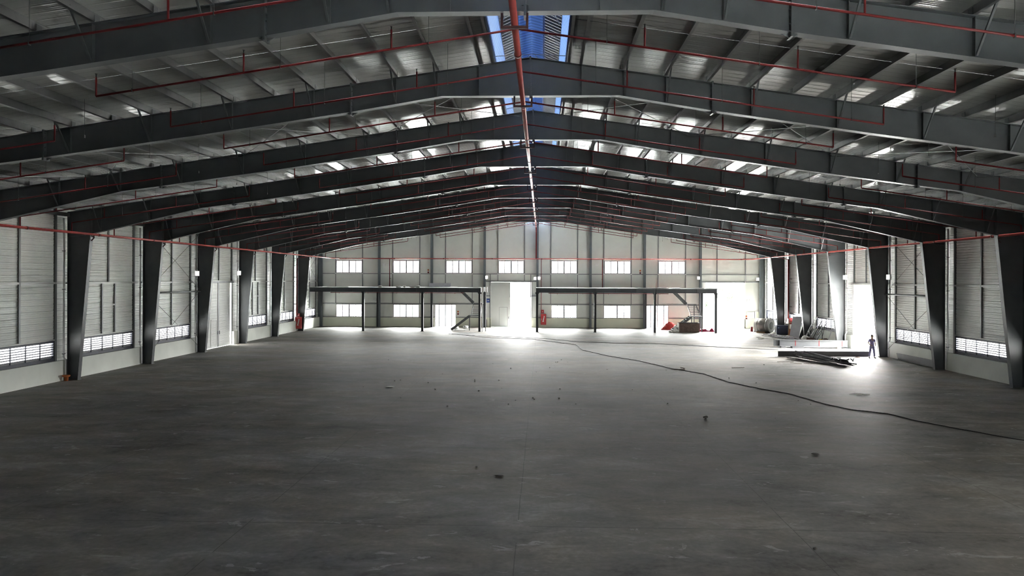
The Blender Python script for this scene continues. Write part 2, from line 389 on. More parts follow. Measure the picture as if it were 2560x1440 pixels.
for i in range(-5,6):
    mb=MB()
    for s in (-1,1): mb.tube([(RX+s*1.22,fy(i)+0.3,zt+0.05),(RX-s*0.1,fy(i)+4,zt+1.25),(RX-s*1.0,fy(i)+7.7,zt+0.95)],0.012,5)
    obj('tie_rod',mb,M['galv'],rv)
# ------------------------------------------------------------------ roof purlins, one long run each
def zsec(o,s,h=0.29,f=0.085,t=0.012):
    c,sn=math.cos(math.atan(SL)),math.sin(math.atan(SL))
    P=[(-f,0),(0,0),(0,h-t),(f,h-t),(f,h),(-t,h),(-t,t),(-f,t)]
    x0,z0=RX+s*o,rtop(o)+0.022
    return [(x0+s*(a*c+b*sn),0,z0-a*sn+b*c) for a,b in P]
offs=[1.36]+[1.78+1.447*k for k in range(18)]
for s in (-1,1):
    for k,o in enumerate(offs):
        ps=zsec(o,s); mb=MB().prism([(x,YF+0.05,z) for x,_,z in ps],(0,YB-YF-0.1,0))
        if k==0: lab=f'galvanised edge purlin under the {SIDE[s]} rim of the blue ridge ventilator'
        else: lab=f'galvanised roof purlin, {ORD[k-1]} below the ridge on the {SIDE[s]} slope'
        tag(obj('roof_purlin',mb,M['galv'],None,base=(RX+s*o,45,rtop(o))),lab,'purlin','purlins under the roof sheets')
# ------------------------------------------------------------------ roof rafters
def rbot(o):
    P=[(0,12.26),(3.05,12.26),(6.25,11.72),(11.6,10.93),(17.2,10.16),(19.0,9.93),(25.55,8.42)]
    for (a,za),(b,zb) in zip(P,P[1:]):
        if o<=b: return za+(zb-za)*(o-a)/(b-a)
    return P[-1][1]
def rafter(i):
    y=fy(i)
    r=thing('roof_rafter',(RX,y,12.9),'x','rafter','roof rafters of the steel frames')
    FW=0.30; T=0.02
    segs=[(0.0,6.25,[0,3.05,6.25]),(6.25,17.2,[6.25,11.6,17.2]),(17.2,25.55,[17.2,19.0,25.55])]
    for s in (-1,1):
        for a,b,bp in segs:
            X=lambda o: RX+s*o
            mb=MB()
            poly=[(X(o),y-0.008,rbot(o)) for o in bp]+[(X(b),y-0.008,rtop(b)),(X(a),y-0.008,rtop(a))]
            if s>0: poly=poly[::-1]
            mb.prism(poly,(0,0.016,0))
            for p,q in zip(bp,bp[1:]):
                mb.prism([(X(p),y-FW/2,rbot(p)),(X(q),y-FW/2,rbot(q)),(X(q),y-FW/2,rbot(q)-T),(X(p),y-FW/2,rbot(p)-T)],(0,FW,0))
            mb.prism([(X(a),y-FW/2,rtop(a)),(X(b),y-FW/2,rtop(b)),(X(b),y-FW/2,rtop(b)+T),(X(a),y-FW/2,rtop(a)+T)],(0,FW,0))
            obj('girder_segment',mb,M['steel'],r)
        for o,ex in ((6.25,0.10),(17.2,0.10),(25.5,0.0)):
            x=RX+s*o; mb=MB()
            z0,z1=rbot(o)-0.02-ex,rtop(o)+0.02+(0.04 if o<20 else 0)
            mb.box(x-0.028,x+0.028,y-0.17,y+0.17,z0,z1)
            if o<20:
                for sg in (-1,1):
                    mb.prism([(x+sg*0.02,y-0.01,z0),(x+sg*0.02,y-0.01,z0+0.1),(x+sg*0.22,y-0.01,z0+0.1)][::sg],(0,0.02,0))
                n=6
                for q in range(n):
                    zz=z0+0.12+(z1-z0-0.24)*q/(n-1)
                    mb.box(x-0.065,x+0.065,y-0.12,y-0.09,zz-0.016,zz+0.016)
            obj('splice_plate',mb,M['steel'],r)
        for k in (0,1,2,4,6,8,10,12,14,16):
            o=1.78+1.447*k
            if abs(o-25.55)<0.4: continue
            x=RX+s*o; mb=MB()
            mb.box(x-0.008,x+0.008,y-0.13,y+0.13,rbot(o),rtop(o))
            obj('stiffener',mb,M['steel'],r)
            if k in (0,): continue
            mb=MB()
            for q in (-1,1): mb.bar((x+s*0.03,y+q*0.12,rbot(o)+0.03),(x+s*0.03,y+q*0.95,rtop(o)+0.16),0.05,0.05)
            obj('fly_brace',mb,M['steel'],r)
        # purlin cleats standing on the top flange
        mb=MB()
        for k in range(17):
            o=1.78+1.447*k-0.05
            mb.box(RX+s*o-0.006,RX+s*o+0.006,y-0.10,y+0.10,rtop(o)+0.02,rtop(o)+0.22)
        tag(obj('cleat',mb,M['steel'],r),kind='stuff')
    mb=MB().box(RX-0.028,RX+0.028,y-0.17,y+0.17,12.13,13.6)
    for q in range(9):
        zz=12.25+1.2*q/8; mb.box(RX-0.075,RX+0.075,y-0.13,y-0.10,zz-0.016,zz+0.016)
    obj('splice_plate',mb,M['steel'],r)
    return r
R0=rafter(-3)
R0['label']='first and nearest dark steel roof rafter, cropped by the top of the picture'
for n,i in enumerate(range(-2,6)):
    extra={0:'just beyond the nearest',7:'the last before the end wall'}.get(n,'counted from the viewer')
    copy_tree(R0,(0,BAY*(i+3),0),label=f'{ORD[n+1]} dark steel roof rafter, {extra}')
# ------------------------------------------------------------------ side columns
def column(i,side):
    y=fy(i); X=lambda d: (XL+d) if side<0 else (XR-d)   # d = distance inward from the outer face
    r=thing('steel_column',(X(0.3),y,0),'x','column','steel side columns'); T=0.02; FW=0.30
    di=lambda z: 0.60+(1.34-0.60)*min(z,8.36)/8.36
    otop=abs(X(0)-RX); oin=25.55; din=abs(X(0)-(RX+side*oin))
    zt0,zt1=rtop(otop),rtop(oin)
    def flip(p): return p if side<0 else p[::-1]
    mb=MB().prism(flip([(X(0.01),y-0.008,0.02),(X(0.6),y-0.008,0.02),(X(din),y-0.008,8.38),(X(din),y-0.008,zt1),(X(0.01),y-0.008,zt0)][::-1]),(0,0.016,0))
    obj('web',mb,M['steel'],r)
    mb=MB().prism([(X(0.6),y-FW/2,0.02),(X(0.62),y-FW/2,0.02),(X(din+0.02),y-FW/2,8.36),(X(din),y-FW/2,8.36)],(0,FW,0)); obj('inner_flange',mb,M['steel'],r)
    mb=MB().box(min(X(0),X(T)),max(X(0),X(T)),y-FW/2,y+FW/2,0.02,zt0); mb.prism([(X(0),y-FW/2,zt0),(X(din),y-FW/2,zt1),(X(din),y-FW/2,zt1+T),(X(0),y-FW/2,zt0+T)],(0,FW,0)); obj('outer_flange',mb,M['steel'],r)
    mb=MB().box(min(X(-0.0),X(0.66)),max(X(-0.0),X(0.66)),y-0.2,y+0.2,0,0.03)
    for a in (0.12,0.5):
        for b in (-0.1,0.1): mb.tube([(X(a),y+b,0.03),(X(a),y+b,0.10)],0.02,6)
    obj('base_plate',mb,M['steel'],r)
    for z in (2.7,5.15,7.35):
        mb=MB().box(min(X(0.02),X(di(z))),max(X(0.02),X(di(z))),y-0.03,y+0.03,z-0.006,z+0.006); obj('stiffener',mb,M['steel'],r)
    mb=MB().prism([(X(0.02),y-0.13,8.25),(X(din),y-0.13,8.4),(X(din),y-0.13,8.385),(X(0.02),y-0.13,8.235)],(0,0.26,0)); obj('stiffener',mb,M['steel'],r)
    mb=MB().box(X(din)-0.02,X(din)+0.02,y-0.17,y+0.17,8.34,zt1+0.02)
    obj('end_plate',mb,M['steel'],r)
    return r
CO=['nearest','second nearest','third nearest','fourth nearest','fifth nearest','last']
for side in (-1,1):
    c0=column(0,side)
    for i in range(6):
        c=c0 if i==0 else copy_tree(c0,(0,BAY*i,0))
        extra=''
        if side<0 and i==0: extra=' with an orange pot at its foot'
        if side<0 and i==2: extra=', before the closed sliding door'
        if side<0 and i==5: extra=', carrying the mezzanine beam'
        if side>0 and i==2: extra=', beside the standing person'
        if side>0 and i==3: extra=', beyond the open doorway'
        if side>0 and i==5: extra=', beside the big steel coil'
        c['label']=f'{CO[i]} tapered dark steel column in view on the {SIDE[side]} wall{extra}'
    # corner posts at the end wall
    x=WL+0.12 if side<0 else WR-0.12
    mb=MB().ibeam((x-side*0.25,YB-0.35,0.0),(x-side*0.25,YB-0.35,rtop(27.2)-0.05),0.5,0.32,0.02,(1,0,0))
    tag(obj('corner_column',mb,M['wind'],None,base=(x,YB-0.35,0)),f'grey corner column where the {SIDE[side]} wall meets the end wall','column')
# ------------------------------------------------------------------ end wall columns, rails
WC=[-19.97,-13.48,-6.98,-0.52,5.95,12.5,19.22]
WLAB=['between the first and second upper windows','between the second and third upper windows','beside the shut leaf of the tall gate','under the ridge in the middle of the gable','between the fifth and sixth upper windows','between the sixth and seventh upper windows','at the edge of the big open doorway']
for k,x in enumerate(WC):
    zt=roofz(abs(x-RX))-0.25
    t=thing('wind_column',(x,YB-0.3,0),f'grey gable wall column {WLAB[k]}','column','gable wall columns')
    obj('shaft',MB().ibeam((x,YB-0.32,0.02),(x,YB-0.32,zt),0.36,0.26,0.02,(0,1,0)),M['wind'],t)
    obj('base_plate',MB().box(x-0.2,x+0.2,YB-0.53,YB-0.11,0,0.025),M['wind'],t)
def rail(name,mb,lab,cat,grp=None,mat='rail'):
    xs=[v for v in mb.v]; c=(sum(v[0] for v in xs)/len(xs),sum(v[1] for v in xs)/len(xs),min(v[2] for v in xs))
    return tag(obj(name,mb,M[mat],None,base=c),lab,cat,grp)
WN=['first','second','third','fourth','fifth','sixth','seventh']
edges=[]
for k,(a,b) in enumerate(UPW):
    for e,x in (('left',a-0.05),('right',b+0.05)):
        zt=roofz(abs(x-RX))-0.06
        segs=[(2.74 if k in (0,1,4,5) else 2.84, 6.58)] if k!=3 else []
        mb=MB().box(x-0.05,x+0.05,YB-0.1,YB,8.15 if False else 6.5,zt)
        for z0,z1 in segs: mb.box(x-0.04,x+0.04,YB-0.1,YB,z0,z1)
        if k==3: mb.box(x-0.04,x+0.04,YB-0.1,YB,5.6,6.5)
        rail('wall_mullion',mb,f'grey upright rail at the {e} side of the {WN[k]} upper window','wall rail','upright rails on the gable wall')
for j,x in enumerate((21.28,24.69)):
    mb=MB().box(x-0.05,x+0.05,YB-0.1,YB,5.6,roofz(abs(x-RX))-0.06); rail('wall_mullion',mb,f'grey upright rail above the {["left","right"][j]} half of the big doorway','wall rail','upright rails on the gable wall')
bays=[WL+0.3]+WC+[WR-0.3]
BN=['first','second','third','fourth','fifth','sixth','seventh','eighth']
for k,(a,b) in enumerate(zip(bays,bays[1:])):
    a+=0.14; b-=0.14
    z=6.54
    if k==7: mb=MB().box(a,b,YB-0.1,YB,6.48,6.58)
    else:
        mb=MB()
        mb.box(a,b,YB-0.1,YB-0.0,6.47,6.56)
    rail('wall_girt',mb,f'thin grey rail under the upper window row, {BN[k]} bay of the gable from the left','wall rail','level rails on the gable wall')
    if k in (0,1,2,4,5,6):
        w={0:LOW[0],1:LOW[1],2:GL[0],4:LOW[2],5:LOW[3],6:GL[1]}[k]
        mb=MB().box(a,b,YB-0.09,YB,2.76,2.88); rail('wall_girt',mb,f'thin grey rail at door head height, {BN[k]} bay of the gable from the left','wall rail','level rails on the gable wall')
        for q,(c0,c1) in (('left',(a,w[0]-0.02)),('right',(w[1]+0.02,b))):
            if c1-c0>0.1: rail('wall_capping',MB().box(c0,c1,YB-0.16,YB-0.0,1.13,1.19),f'thin dark capping on the cream wall base, {q} part of the {BN[k]} gable bay','wall capping','cappings on the wall base','postdark')
    if k==3:
        mb=MB().box(a,b,YB-0.12,YB,5.56,5.70); rail('wall_girt',mb,'grey lintel rail over the tall sliding gate in the gable','wall rail')
        for q,xx in (('left',-6.3),('right',-1.33)):
            mb=MB().box(xx-0.045,xx+0.045,YB-0.12,YB,0,6.46); rail('wall_mullion',mb,f'grey post framing the tall gate on its {q} side','wall rail')
        for q,c0,c1 in (('left',a,-6.35),('right',-1.28,b)): rail('wall_girt',MB().box(c0,c1,YB-0.12,YB,3.78,3.88),f'short grey rail halfway up on the {q} of the tall gate','wall rail')
    if k==7:
        mb=MB().box(a,b,YB-0.12,YB,5.58,5.70); rail('wall_girt',mb,'grey lintel rail over the big open doorway','wall rail')
        mb=MB().box(24.62,24.70,YB-0.12,YB,0,6.46); rail('wall_mullion',mb,'pale post at the far jamb of the big open doorway','wall rail',None,'sill')
# ------------------------------------------------------------------ end wall windows and doors
wn=0
def end_window(a,b,z0,z1,lab,sill=False,red=False,ywall=None,sgn=1):
    global wn; wn+=1
    yw=YB if ywall is None else ywall
    t=sthing(f'window_{wn}',((a+b)/2,yw,z0),lab,'window')
    fw=0.075; mb=MB(); y0,y1=sorted((yw,yw+sgn*0.09))
    mb.box(a,b,y0,y1,z0,z0+fw).box(a,b,y0,y1,z1-fw,z1).box(a,a+fw,y0,y1,z0+fw,z1-fw).box(b-fw,b,y0,y1,z0+fw,z1-fw)
    m=(a+b)/2; mb.box(m-0.07,m+0.07,y0,y1,z0+fw,z1-fw)
    obj('window_frame',mb,M['alu'],t)
    q=(b-a)/4
    for j,x in enumerate((a+q,b-q)):
        obj('mullion',MB().box(x-0.04,x+0.04,y0+0.02,y1-0.02,z0+fw,z1-fw),M['alu'],t)
    for x0,x1 in ((a+fw,a+q-0.03),(a+q+0.03,m-0.055),(m+0.055,b-q-0.03),(b-q+0.03,b-fw)):
        obj('pane',MB().box(x0,x1,y0+0.044,y0+0.048,z0+fw,z1-fw),M['glass'],t)
    if sill: obj('window_sill',MB().box(a-0.12,b+0.12,min(yw,yw-sgn*0.14),max(yw,yw-sgn*0.14),z0-0.10,z0-0.0),M['sill'],t)
for k,(a,b) in enumerate(UPW): end_window(a,b,6.58,8.15,f'{WN[k]} upper window from the left in the gable wall, four tall panes',True)
LL=['lower window in the far left corner under the mezzanine','lower window left of the glass door, under the left mezzanine','lower window right of the red hydrant cabinet','lower window in the middle of the right mezzanine, partly open']
for k,(a,b) in enumerate(UPW[4:7]): end_window(a,b,5.4,8.3,f'{ORD[k]} unseen upper window added behind the viewer to light the rafters',True,ywall=YF,sgn=-1)  # unseen windows put in to brighten the near faces of the rafters
for k,(a,b) in enumerate(LOW): end_window(a,b,1.15,2.74,LL[k])
dn=0
for k,(a,b) in enumerate(GL):
    dn+=1
    t=sthing(f'door_{dn}',((a+b)/2,YB,0),f'bright glazed double door with side lights under the {["left","right"][k]} mezzanine','door')
    w=b-a; xs=[a,a+0.20*w,a+0.5*w,a+0.8*w,b]; y0,y1=YB+0.0,YB+0.08
    mb=MB().box(a,b,y0,y1,2.68,2.76).box(a,a+0.06,y0,y1,0,2.68).box(b-0.06,b,y0,y1,0,2.68)
    obj('door_frame',mb,M['alu'],t)
    for j in (1,2,3): obj('door_stile',MB().box(xs[j]-0.05,xs[j]+0.05,y0,y1,0.02,2.68),M['alu'],t)
    for j in range(4): obj('pane',MB().box(xs[j]+0.06,xs[j+1]-0.06,YB+0.038,YB+0.042,0.05,2.66),M['glass'],t)
    for j in (-1,1): obj('door_handle',MB().tube([(xs[2]+j*0.10,YB-0.03,0.9),(xs[2]+j*0.10,YB-0.03,1.4)],0.015,6).box(xs[2]+j*0.10-0.012,xs[2]+j*0.10+0.012,YB-0.03,YB+0.01,0.95,0.98).box(xs[2]+j*0.10-0.012,xs[2]+j*0.10+0.012,YB-0.03,YB+0.01,1.32,1.35),M['bolt'],t)
# tall sliding gate: closed leaf with wicket
t=sthing('door_3',(-5.0,YB,0),'tall pale sliding gate leaf with a wicket door, half covering the gateway','door')
obj('door_leaf',MB().box(-6.22,-3.86,YB-0.07,YB-0.01,0.03,5.5),M['gate'],t)
mb=MB().box(-5.20,-5.17,YB-0.085,YB-0.07,0.15,2.45).box(-4.20,-4.17,YB-0.085,YB-0.07,0.15,2.45).box(-5.20,-4.17,YB-0.085,YB-0.07,2.42,2.45)
obj('wicket_door',MB().box(-5.16,-4.21,YB-0.08,YB-0.07,0.15,2.41),M['gate'],t)
obj('wicket_frame',mb,M['rail'],t)
obj('door_handle',MB().box(-4.06,-4.02,YB-0.10,YB-0.07,1.05,1.3),M['navy'],t)
obj('door_edge',MB().box(-3.90,-3.85,YB-0.075,YB-0.005,0.03,5.5),M['rail'],t)
# big doorway on the right of the gable: pale jambs and lintel trim
t=sthing('door_4',(22.2,YB,0),'big open doorway in the gable by the steel coil','door')
obj('door_leaf',MB().box(23.93,24.6,YB+0.13,YB+0.19,0.03,5.5),M['gate'],t)
obj('door_jamb',MB().box(19.60,19.90,YB-0.1,YB+0.14,0,5.56).box(24.48,24.60,YB-0.1,YB+0.14,0,5.56),M['sill'],t)
obj('lintel',MB().box(19.6,24.6,YB-0.1,YB+0.14,5.56,5.66),M['sill'],t)
# ------------------------------------------------------------------ side wall louver bands, posts, rails
def louver(i,side,lab):
    global wn; wn+=1
    x=WL if side<0 else WR; ya,yb=fy(i)+LOUV[0],fy(i)+LOUV[1]; z0,z1=LOUV[2],LOUV[3]
    t=sthing(f'window_{wn}',(x,(ya+yb)/2,z0),lab,'louvered window')
    xi=x-side*0.06; lo,hi=min(xi,x+side*0.10),max(xi,x+side*0.10)
    mb=MB().box(lo,hi,ya,yb,z0-0.02,z0+0.12).box(lo,hi,ya,yb,z1-0.07,z1+0.02).box(lo,hi,ya,ya+0.07,z0+0.12,z1-0.07).box(lo,hi,yb-0.07,yb,z0+0.12,z1-0.07)
    obj('window_frame',mb,M['navy'],t)
    mb=MB(); n=7
    for k in range(n):
        zc=z0+0.19+(z1-z0-0.32)*k/(n-1); xc=x+side*0.045
        mb.obox((xc,(ya+yb)/2,zc),(0,(yb-ya)/2-0.07,0),(side*0.05,0,-0.062),(side*0.004,0,0.0032))
    obj('louver_blades',mb,M['blade'],t)
    mb=MB()
    for k in range(1,5):
        y=ya+(yb-ya)*k/5; mb.box(min(xi,x),max(xi,x),y-0.022,y+0.022,z0+0.10,z1-0.06)
    for k in range(8):
        zc=z0+0.13+(z1-z0-0.21)*k/7; mb.box(min(xi+side*0.01,x),max(xi+side*0.01,x),ya+0.05,yb-0.05,zc-0.020,zc+0.020)
    obj('mullion_grille',mb,M['navy'],t)
    mb=MB().box(min(xi-side*0.03,x),max(xi-side*0.03,x),ya-0.05,yb+0.05,z1+0.02,z1+0.09); obj('flashing',mb,M['girt'],t)
nm=['nearest','second','third','fourth','fifth','last']
for side in (-1,1):
    for i in (LBAYS if side<0 else RBAYS):
        s=SIDE[side]
        if i!=2:
            if i>=-1: lab=f'louvered strip window low in the {s} wall, {"cropped by the picture edge" if i==-1 else "behind the "+CO[i]+" column in view"}'
            else: lab=f'louvered strip window low in the {s} wall nearer the viewer, {ORD[i+5]} from the front wall'
            louver(i,side,lab)
        if i<-2: continue
        x=WL if side<0 else WR; xi=x-side*0.10; lo,hi=min(x,xi),max(x,xi)
        zr=roofz(27.0)-0.05
        who=f'{ORD[i+2]} visible bay of the {s} wall'
        dr=None
        if i==2: dr=DOORL if side<0 else DOORR
        # posts at both ends of the louver / door
        for e,y in (('near',fy(i)+1.38 if i!=2 else dr[0]-0.09),('far',fy(i)+7.22 if i!=2 else dr[1]+0.09)):
            mb=MB().box(lo,hi,y-0.08,y+0.08,1.16 if i!=2 else 0,zr)
            rail('wall_post',mb,f'dark wall post at the {e} end of the {who}','wall post','wall posts','postdark')
        # horizontal rail
        mb=MB().box(lo,hi,fy(i)+0.2,fy(i)+7.8,5.52 if i!=2 else 5.52,5.63 if i!=2 else 5.70)
        rail('wall_girt',mb,f'level wall rail at half height, {who}','wall rail','level rails on the side walls','girt')
        # mullions
        ym=fy(i)+4.33 if i!=5 else fy(i)+4.9
        if side<0 and i in (0,3):
            mb=MB().box(lo,hi,ym-0.06,ym+0.06,5.63,zr); rail('wall_mullion',mb,f'upright rail above the H shaped frame, {who}','wall rail','upright rails on the side walls')
            t=thing('wall_frame',(x,ym,2.4),f'H shaped rail frame below the level rail, {who}','wall frame')
            for q in (-0.69,0.69): obj('upright',MB().box(lo,hi,ym+q-0.055,ym+q+0.055,2.40,5.52),M['rail'],t)
            tag(obj('crossbar',MB().box(lo,hi,ym-0.63,ym+0.63,4.12,4.22),M['sill'],t),'white crossbar')
        else:
            z0=2.40 if i!=2 else 5.70
            mb=MB().box(lo,hi,ym-0.06,ym+0.06,z0,zr); rail('wall_mullion',mb,f'tall upright wall rail in the middle of the {who}','wall rail','upright rails on the side walls')
        # eave strut
        if i<-1: continue
        mb=MB().bar((XL+0.1 if side<0 else XR-0.1,fy(i)+0.15,9.5),(XL+0.1 if side<0 else XR-0.1,fy(i)+7.85,9.5),0.1,0.2)
        rail('eave_strut',mb,f'dark eave strut at the wall top, {who}','strut','eave struts','postdark')
        # bracing bay
        if i in (1,):
            xr=XL+0.12 if side<0 else XR-0.12
            for z0,z1,nmz in ((0.5,4.75,'lower'),(5.0,9.3,'upper')):
                for q in (0,1):
                    a,b=(fy(i)+0.2,fy(i)+7.8)
                    mb=MB().tube([(xr-side*0.03*q,a,z0 if q==0 else z1),(xr-side*0.03*q,b,z1 if q==0 else z0)],0.014,6)
                    rail('brace_rod',mb,f'thin {nmz} cross brace rod {["rising","falling"][q]} away from the viewer on the {s} wall','brace rod','wall brace rods','galv')
            mb=MB().tube([(xr-side*0.1,fy(i)+0.1,4.84),(xr-side*0.1,fy(i)+7.9,4.84)],0.075,10)
            rail('tie_tube',mb,f'grey steel tie tube between two columns on the {s} wall','steel tube',None,'rail')
for side in (-1,1):
    # bracing of the last bay at the end wall
    xr=XL+0.12 if side<0 else XR-0.12
    for q in (0,1):
        mb=MB().tube([(xr-side*0.03*q,fy(5)+0.2,5.0 if q==0 else 9.2),(xr-side*0.03*q,fy(5)+7.4,9.2 if q==0 else 5.0)],0.014,6)
        rail('brace_rod',mb,f'thin cross brace rod {["rising","falling"][q]} towards the end wall on the {SIDE[side]} side','brace rod','wall brace rods','galv')
# doors in the side walls
t=sthing('door_5',(WL,61,0),'closed pale ribbed sliding door in the left wall with a wicket','door')
xf=WL+0.02
for a,b in ((57.95,61.66),(61.72,64.05)):
    obj('door_leaf',MB().box(xf,xf+0.06,a,b,0.04,5.48),M['doorpanel'],t)
obj('door_stile',MB().box(xf,xf+0.085,61.58,61.80,0.04,5.48),M['rail'],t)
mb=MB().box(xf+0.06,xf+0.09,60.28,60.36,0.12,2.40).box(xf+0.06,xf+0.09,61.32,61.40,0.12,2.40).box(xf+0.06,xf+0.09,60.36,61.32,2.32,2.40).box(xf+0.06,xf+0.09,60.36,61.32,0.12,0.20)
tag(obj('wicket_frame',mb,M['sill'],t),'white wicket frame')
obj('wicket_door',MB().box(xf+0.06,xf+0.075,60.36,61.32,0.20,2.32),M['doorpanel'],t)
for yy in (61.52,61.86): obj('door_handle',MB().box(xf+0.085,xf+0.12,yy-0.03,yy+0.03,1.1,1.4),M['navy'],t)
obj('door_track',MB().box(xf,xf+0.16,57.6,64.6,5.48,5.62),M['rail'],t)
t=sthing('door_6',(WR,61,0),'wide open doorway in the right wall beside the standing person','door')
obj('door_jamb',MB().box(WR-0.14,WR+0.14,DOORR[1]-0.02,DOORR[1]+0.24,0,5.5).box(WR-0.14,WR+0.14,DOORR[0]-0.2,DOORR[0],0,5.5),M['sill'],t)
obj('lintel',MB().box(WR-0.14,WR+0.14,DOORR[0]-0.2,DOORR[1]+0.24,5.5,5.6),M['sill'],t)
obj('door_leaf',MB().box(WR+0.16,WR+0.22,64.35,66.9,0.0,5.5),M['doorpanel'],t)
# ================================================================== FIRE PIPES
PX=-0.67; PZ=12.02
t=thing('fire_main',(PX,40,PZ),'thick red fire main pipe running along under the ridge','fire pipe')
mb=MB().tube([(PX,YF+0.2,PZ),(PX,86.3,PZ)],0.084,14)
obj('pipe',mb,M['redmain_lit'],t)
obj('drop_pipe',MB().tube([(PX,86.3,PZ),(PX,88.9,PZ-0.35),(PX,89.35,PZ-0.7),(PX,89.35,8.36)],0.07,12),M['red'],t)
for i in range(-3,6):
    y=fy(i); mb=MB()
    for q in (-0.30,0.30): mb.box(PX+q-0.03,PX+q+0.03,y-0.03,y+0.03,PZ-0.14,12.25)
    mb.box(PX-0.33,PX+0.33,y-0.035,y+0.035,PZ-0.15,PZ-0.085)
    obj('hanger',mb,M['bracket'],t)
for k in range(14):
    y=8.0+6*k; obj('coupling',MB().tube([(PX,y-0.07,PZ),(PX,y+0.07,PZ)],0.10,14),M['red'],t)
EZ=8.38
for side in (-1,1):
    xe=-25.82 if side<0 else 25.2
    s=SIDE[side]
    t=thing('fire_main',(xe,40,EZ),f'red fire main pipe along the {s} row of columns at eave height','fire pipe')
    xend=-25.0 if side<0 else 23.6
    obj('pipe',MB().tube([(xe,YF+0.2,EZ),(xe,88.0,EZ),(xe-side*0.25,88.9,EZ),(xe-side*1.0,89.35,EZ)],0.066,12),M['redmain_lit'],t)
    for i in range(0,6):
        y=fy(i); mb=MB(); xk=xe+side*0.16
        mb.bar((xk,y-0.0,8.30),(xe-side*0.02,y,8.20),0.05,0.05).bar((xk,y,8.02),(xe-side*0.02,y,8.20),0.05,0.05).bar((xe,y,8.18),(xe,y,8.34),0.05,0.05)
        obj('hanger',mb,M['bracket'],t)
    for k in range(14): obj('coupling',MB().tube([(xe,6+6*k-0.06,EZ),(xe,6+6*k+0.06,EZ)],0.08,12),M['red'],t)
t=thing('fire_main',(0,89.35,8.36),'level red fire pipe across the gable wall above the windows','fire pipe')
obj('pipe',MB().tube([(-24.95,89.35,8.36),(24.3,89.35,8.36)],0.06,12),M['redmain_lit'],t)
for k in range(9): obj('coupling',MB().tube([(-24+6*k-0.06,89.35,8.36),(-24+6*k+0.06,89.35,8.36)],0.075,12),M['red'],t)
# drops on the gable
for x,z0,lab in ((-18.6,4.6,'red drop pipe on the gable beside the second upper window'),(7.36,4.6,'red drop pipe on the gable beside the sixth upper window'),(-0.06,1.6,'thin red drop pipe running down to the hydrant cabinet at the gable')):
    t=thing('drop_pipe',(x,89.4,z0),lab,'fire pipe')
    obj('pipe',MB().tube([(x,89.35,8.36),(x,89.35,z0)],0.05 if z0>2 else 0.035,10),M['red'],t)
    obj('pipe_clip',MB().box(x-0.05,x+0.05,89.3,YB-0.01,5.9,5.95),M['bracket'],t)
# red risers beside the last columns
for side in (-1,1):
    i=5; x=XL+0.05 if side<0 else XR-0.1; y=fy(i)-0.55 if side<0 else fy(i)-1.6
    t=thing('riser_pipe',(x,y,0.9),f'dark red riser pipe dropping to the hydrant cabinet by the {SIDE[side]} wall','fire pipe')
    obj('pipe',MB().tube([(x-side*0.0,y,1.75),(x,y,8.1),((-25.82 if side<0 else 25.2),y,EZ)],0.075,10),M['red'],t)
    for z in (3,6): obj('pipe_clip',MB().box(min(x,WL+0.03 if side<0 else WR-0.03),max(x,WL+0.03 if side<0 else WR-0.03),y-0.03,y+0.03,z,z+0.05),M['bracket'],t)
# sprinkler branches
def branch(side,outer):
    """built at y=0; inner ones hang from the ridge main, outer ones rise from the eave main"""
    s=SIDE[side]; zl=lambda x: 12.55-0.152*abs(x-PX) if not outer else 12.62-0.147*abs(x-(-0.6))
    t=thing('sprinkler_branch',(PX if not outer else (-20 if side<0 else 19),0,11),'x','sprinkler pipe','sprinkler branches under the roof')
    if not outer:
        xs=[PX+side*d for d in (3.37,7.37,11.42)]
        pts=[(PX,0,PZ),(PX,0,12.55),(xs[-1],0,zl(xs[-1]))]
    else:
        xs=[-15.95,-20.0,-24.0] if side<0 else [15.2,19.2,23.2]
        xe=-25.82 if side<0 else 25.2
        pts=[(xe,0,EZ),(xe,0,zl(xe)),(xs[0],0,zl(xs[0]))]
    mb=MB().tube(pts[:2],0.034,8).tube(pts[1:],0.030,8)
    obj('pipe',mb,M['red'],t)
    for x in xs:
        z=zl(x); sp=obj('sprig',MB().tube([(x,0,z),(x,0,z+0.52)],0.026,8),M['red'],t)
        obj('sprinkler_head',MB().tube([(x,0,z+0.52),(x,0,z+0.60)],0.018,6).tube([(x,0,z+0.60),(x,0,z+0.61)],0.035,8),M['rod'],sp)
    hx=[x-side*1.0 for x in (xs if not outer else xs[::-1])]
    for x in hx:
        z=zl(x); o=abs(x-RX)
        obj('hanger_rod',MB().tube([(x,0,z-0.04),(x,0,roofz(o)-0.02)],0.0055,5).box(x-0.01,x+0.01,-0.037,0.037,z-0.045,z+0.05),M['rod'],t)
    return t
st=[]
for i in range(-4,6):
    if i>-4: st.append((i,2.0))
    if i<5 : st.append((i,6.0))
st.append((5,5.4))
for side in (-1,1):
    for outer in (False,True):
        b0=branch(side,outer); b0.location.y=0
        first=True
        for (i,dy) in st:
            b=b0 if first else copy_tree(b0,(0,0,0)); first=False
            b.location.y=fy(i)+dy
            k=i+3   # rafter number: 0 = nearest
            if dy==2.0: where=f'just beyond the {ORD[k]} rafter'
            elif i<5: where=f'just before the {ORD[k+1]} rafter'
            else: where='close to the end wall'
            b['label']=f'red {"outer" if outer else "inner"} sprinkler branch on the {SIDE[side]} roof slope, {where}'
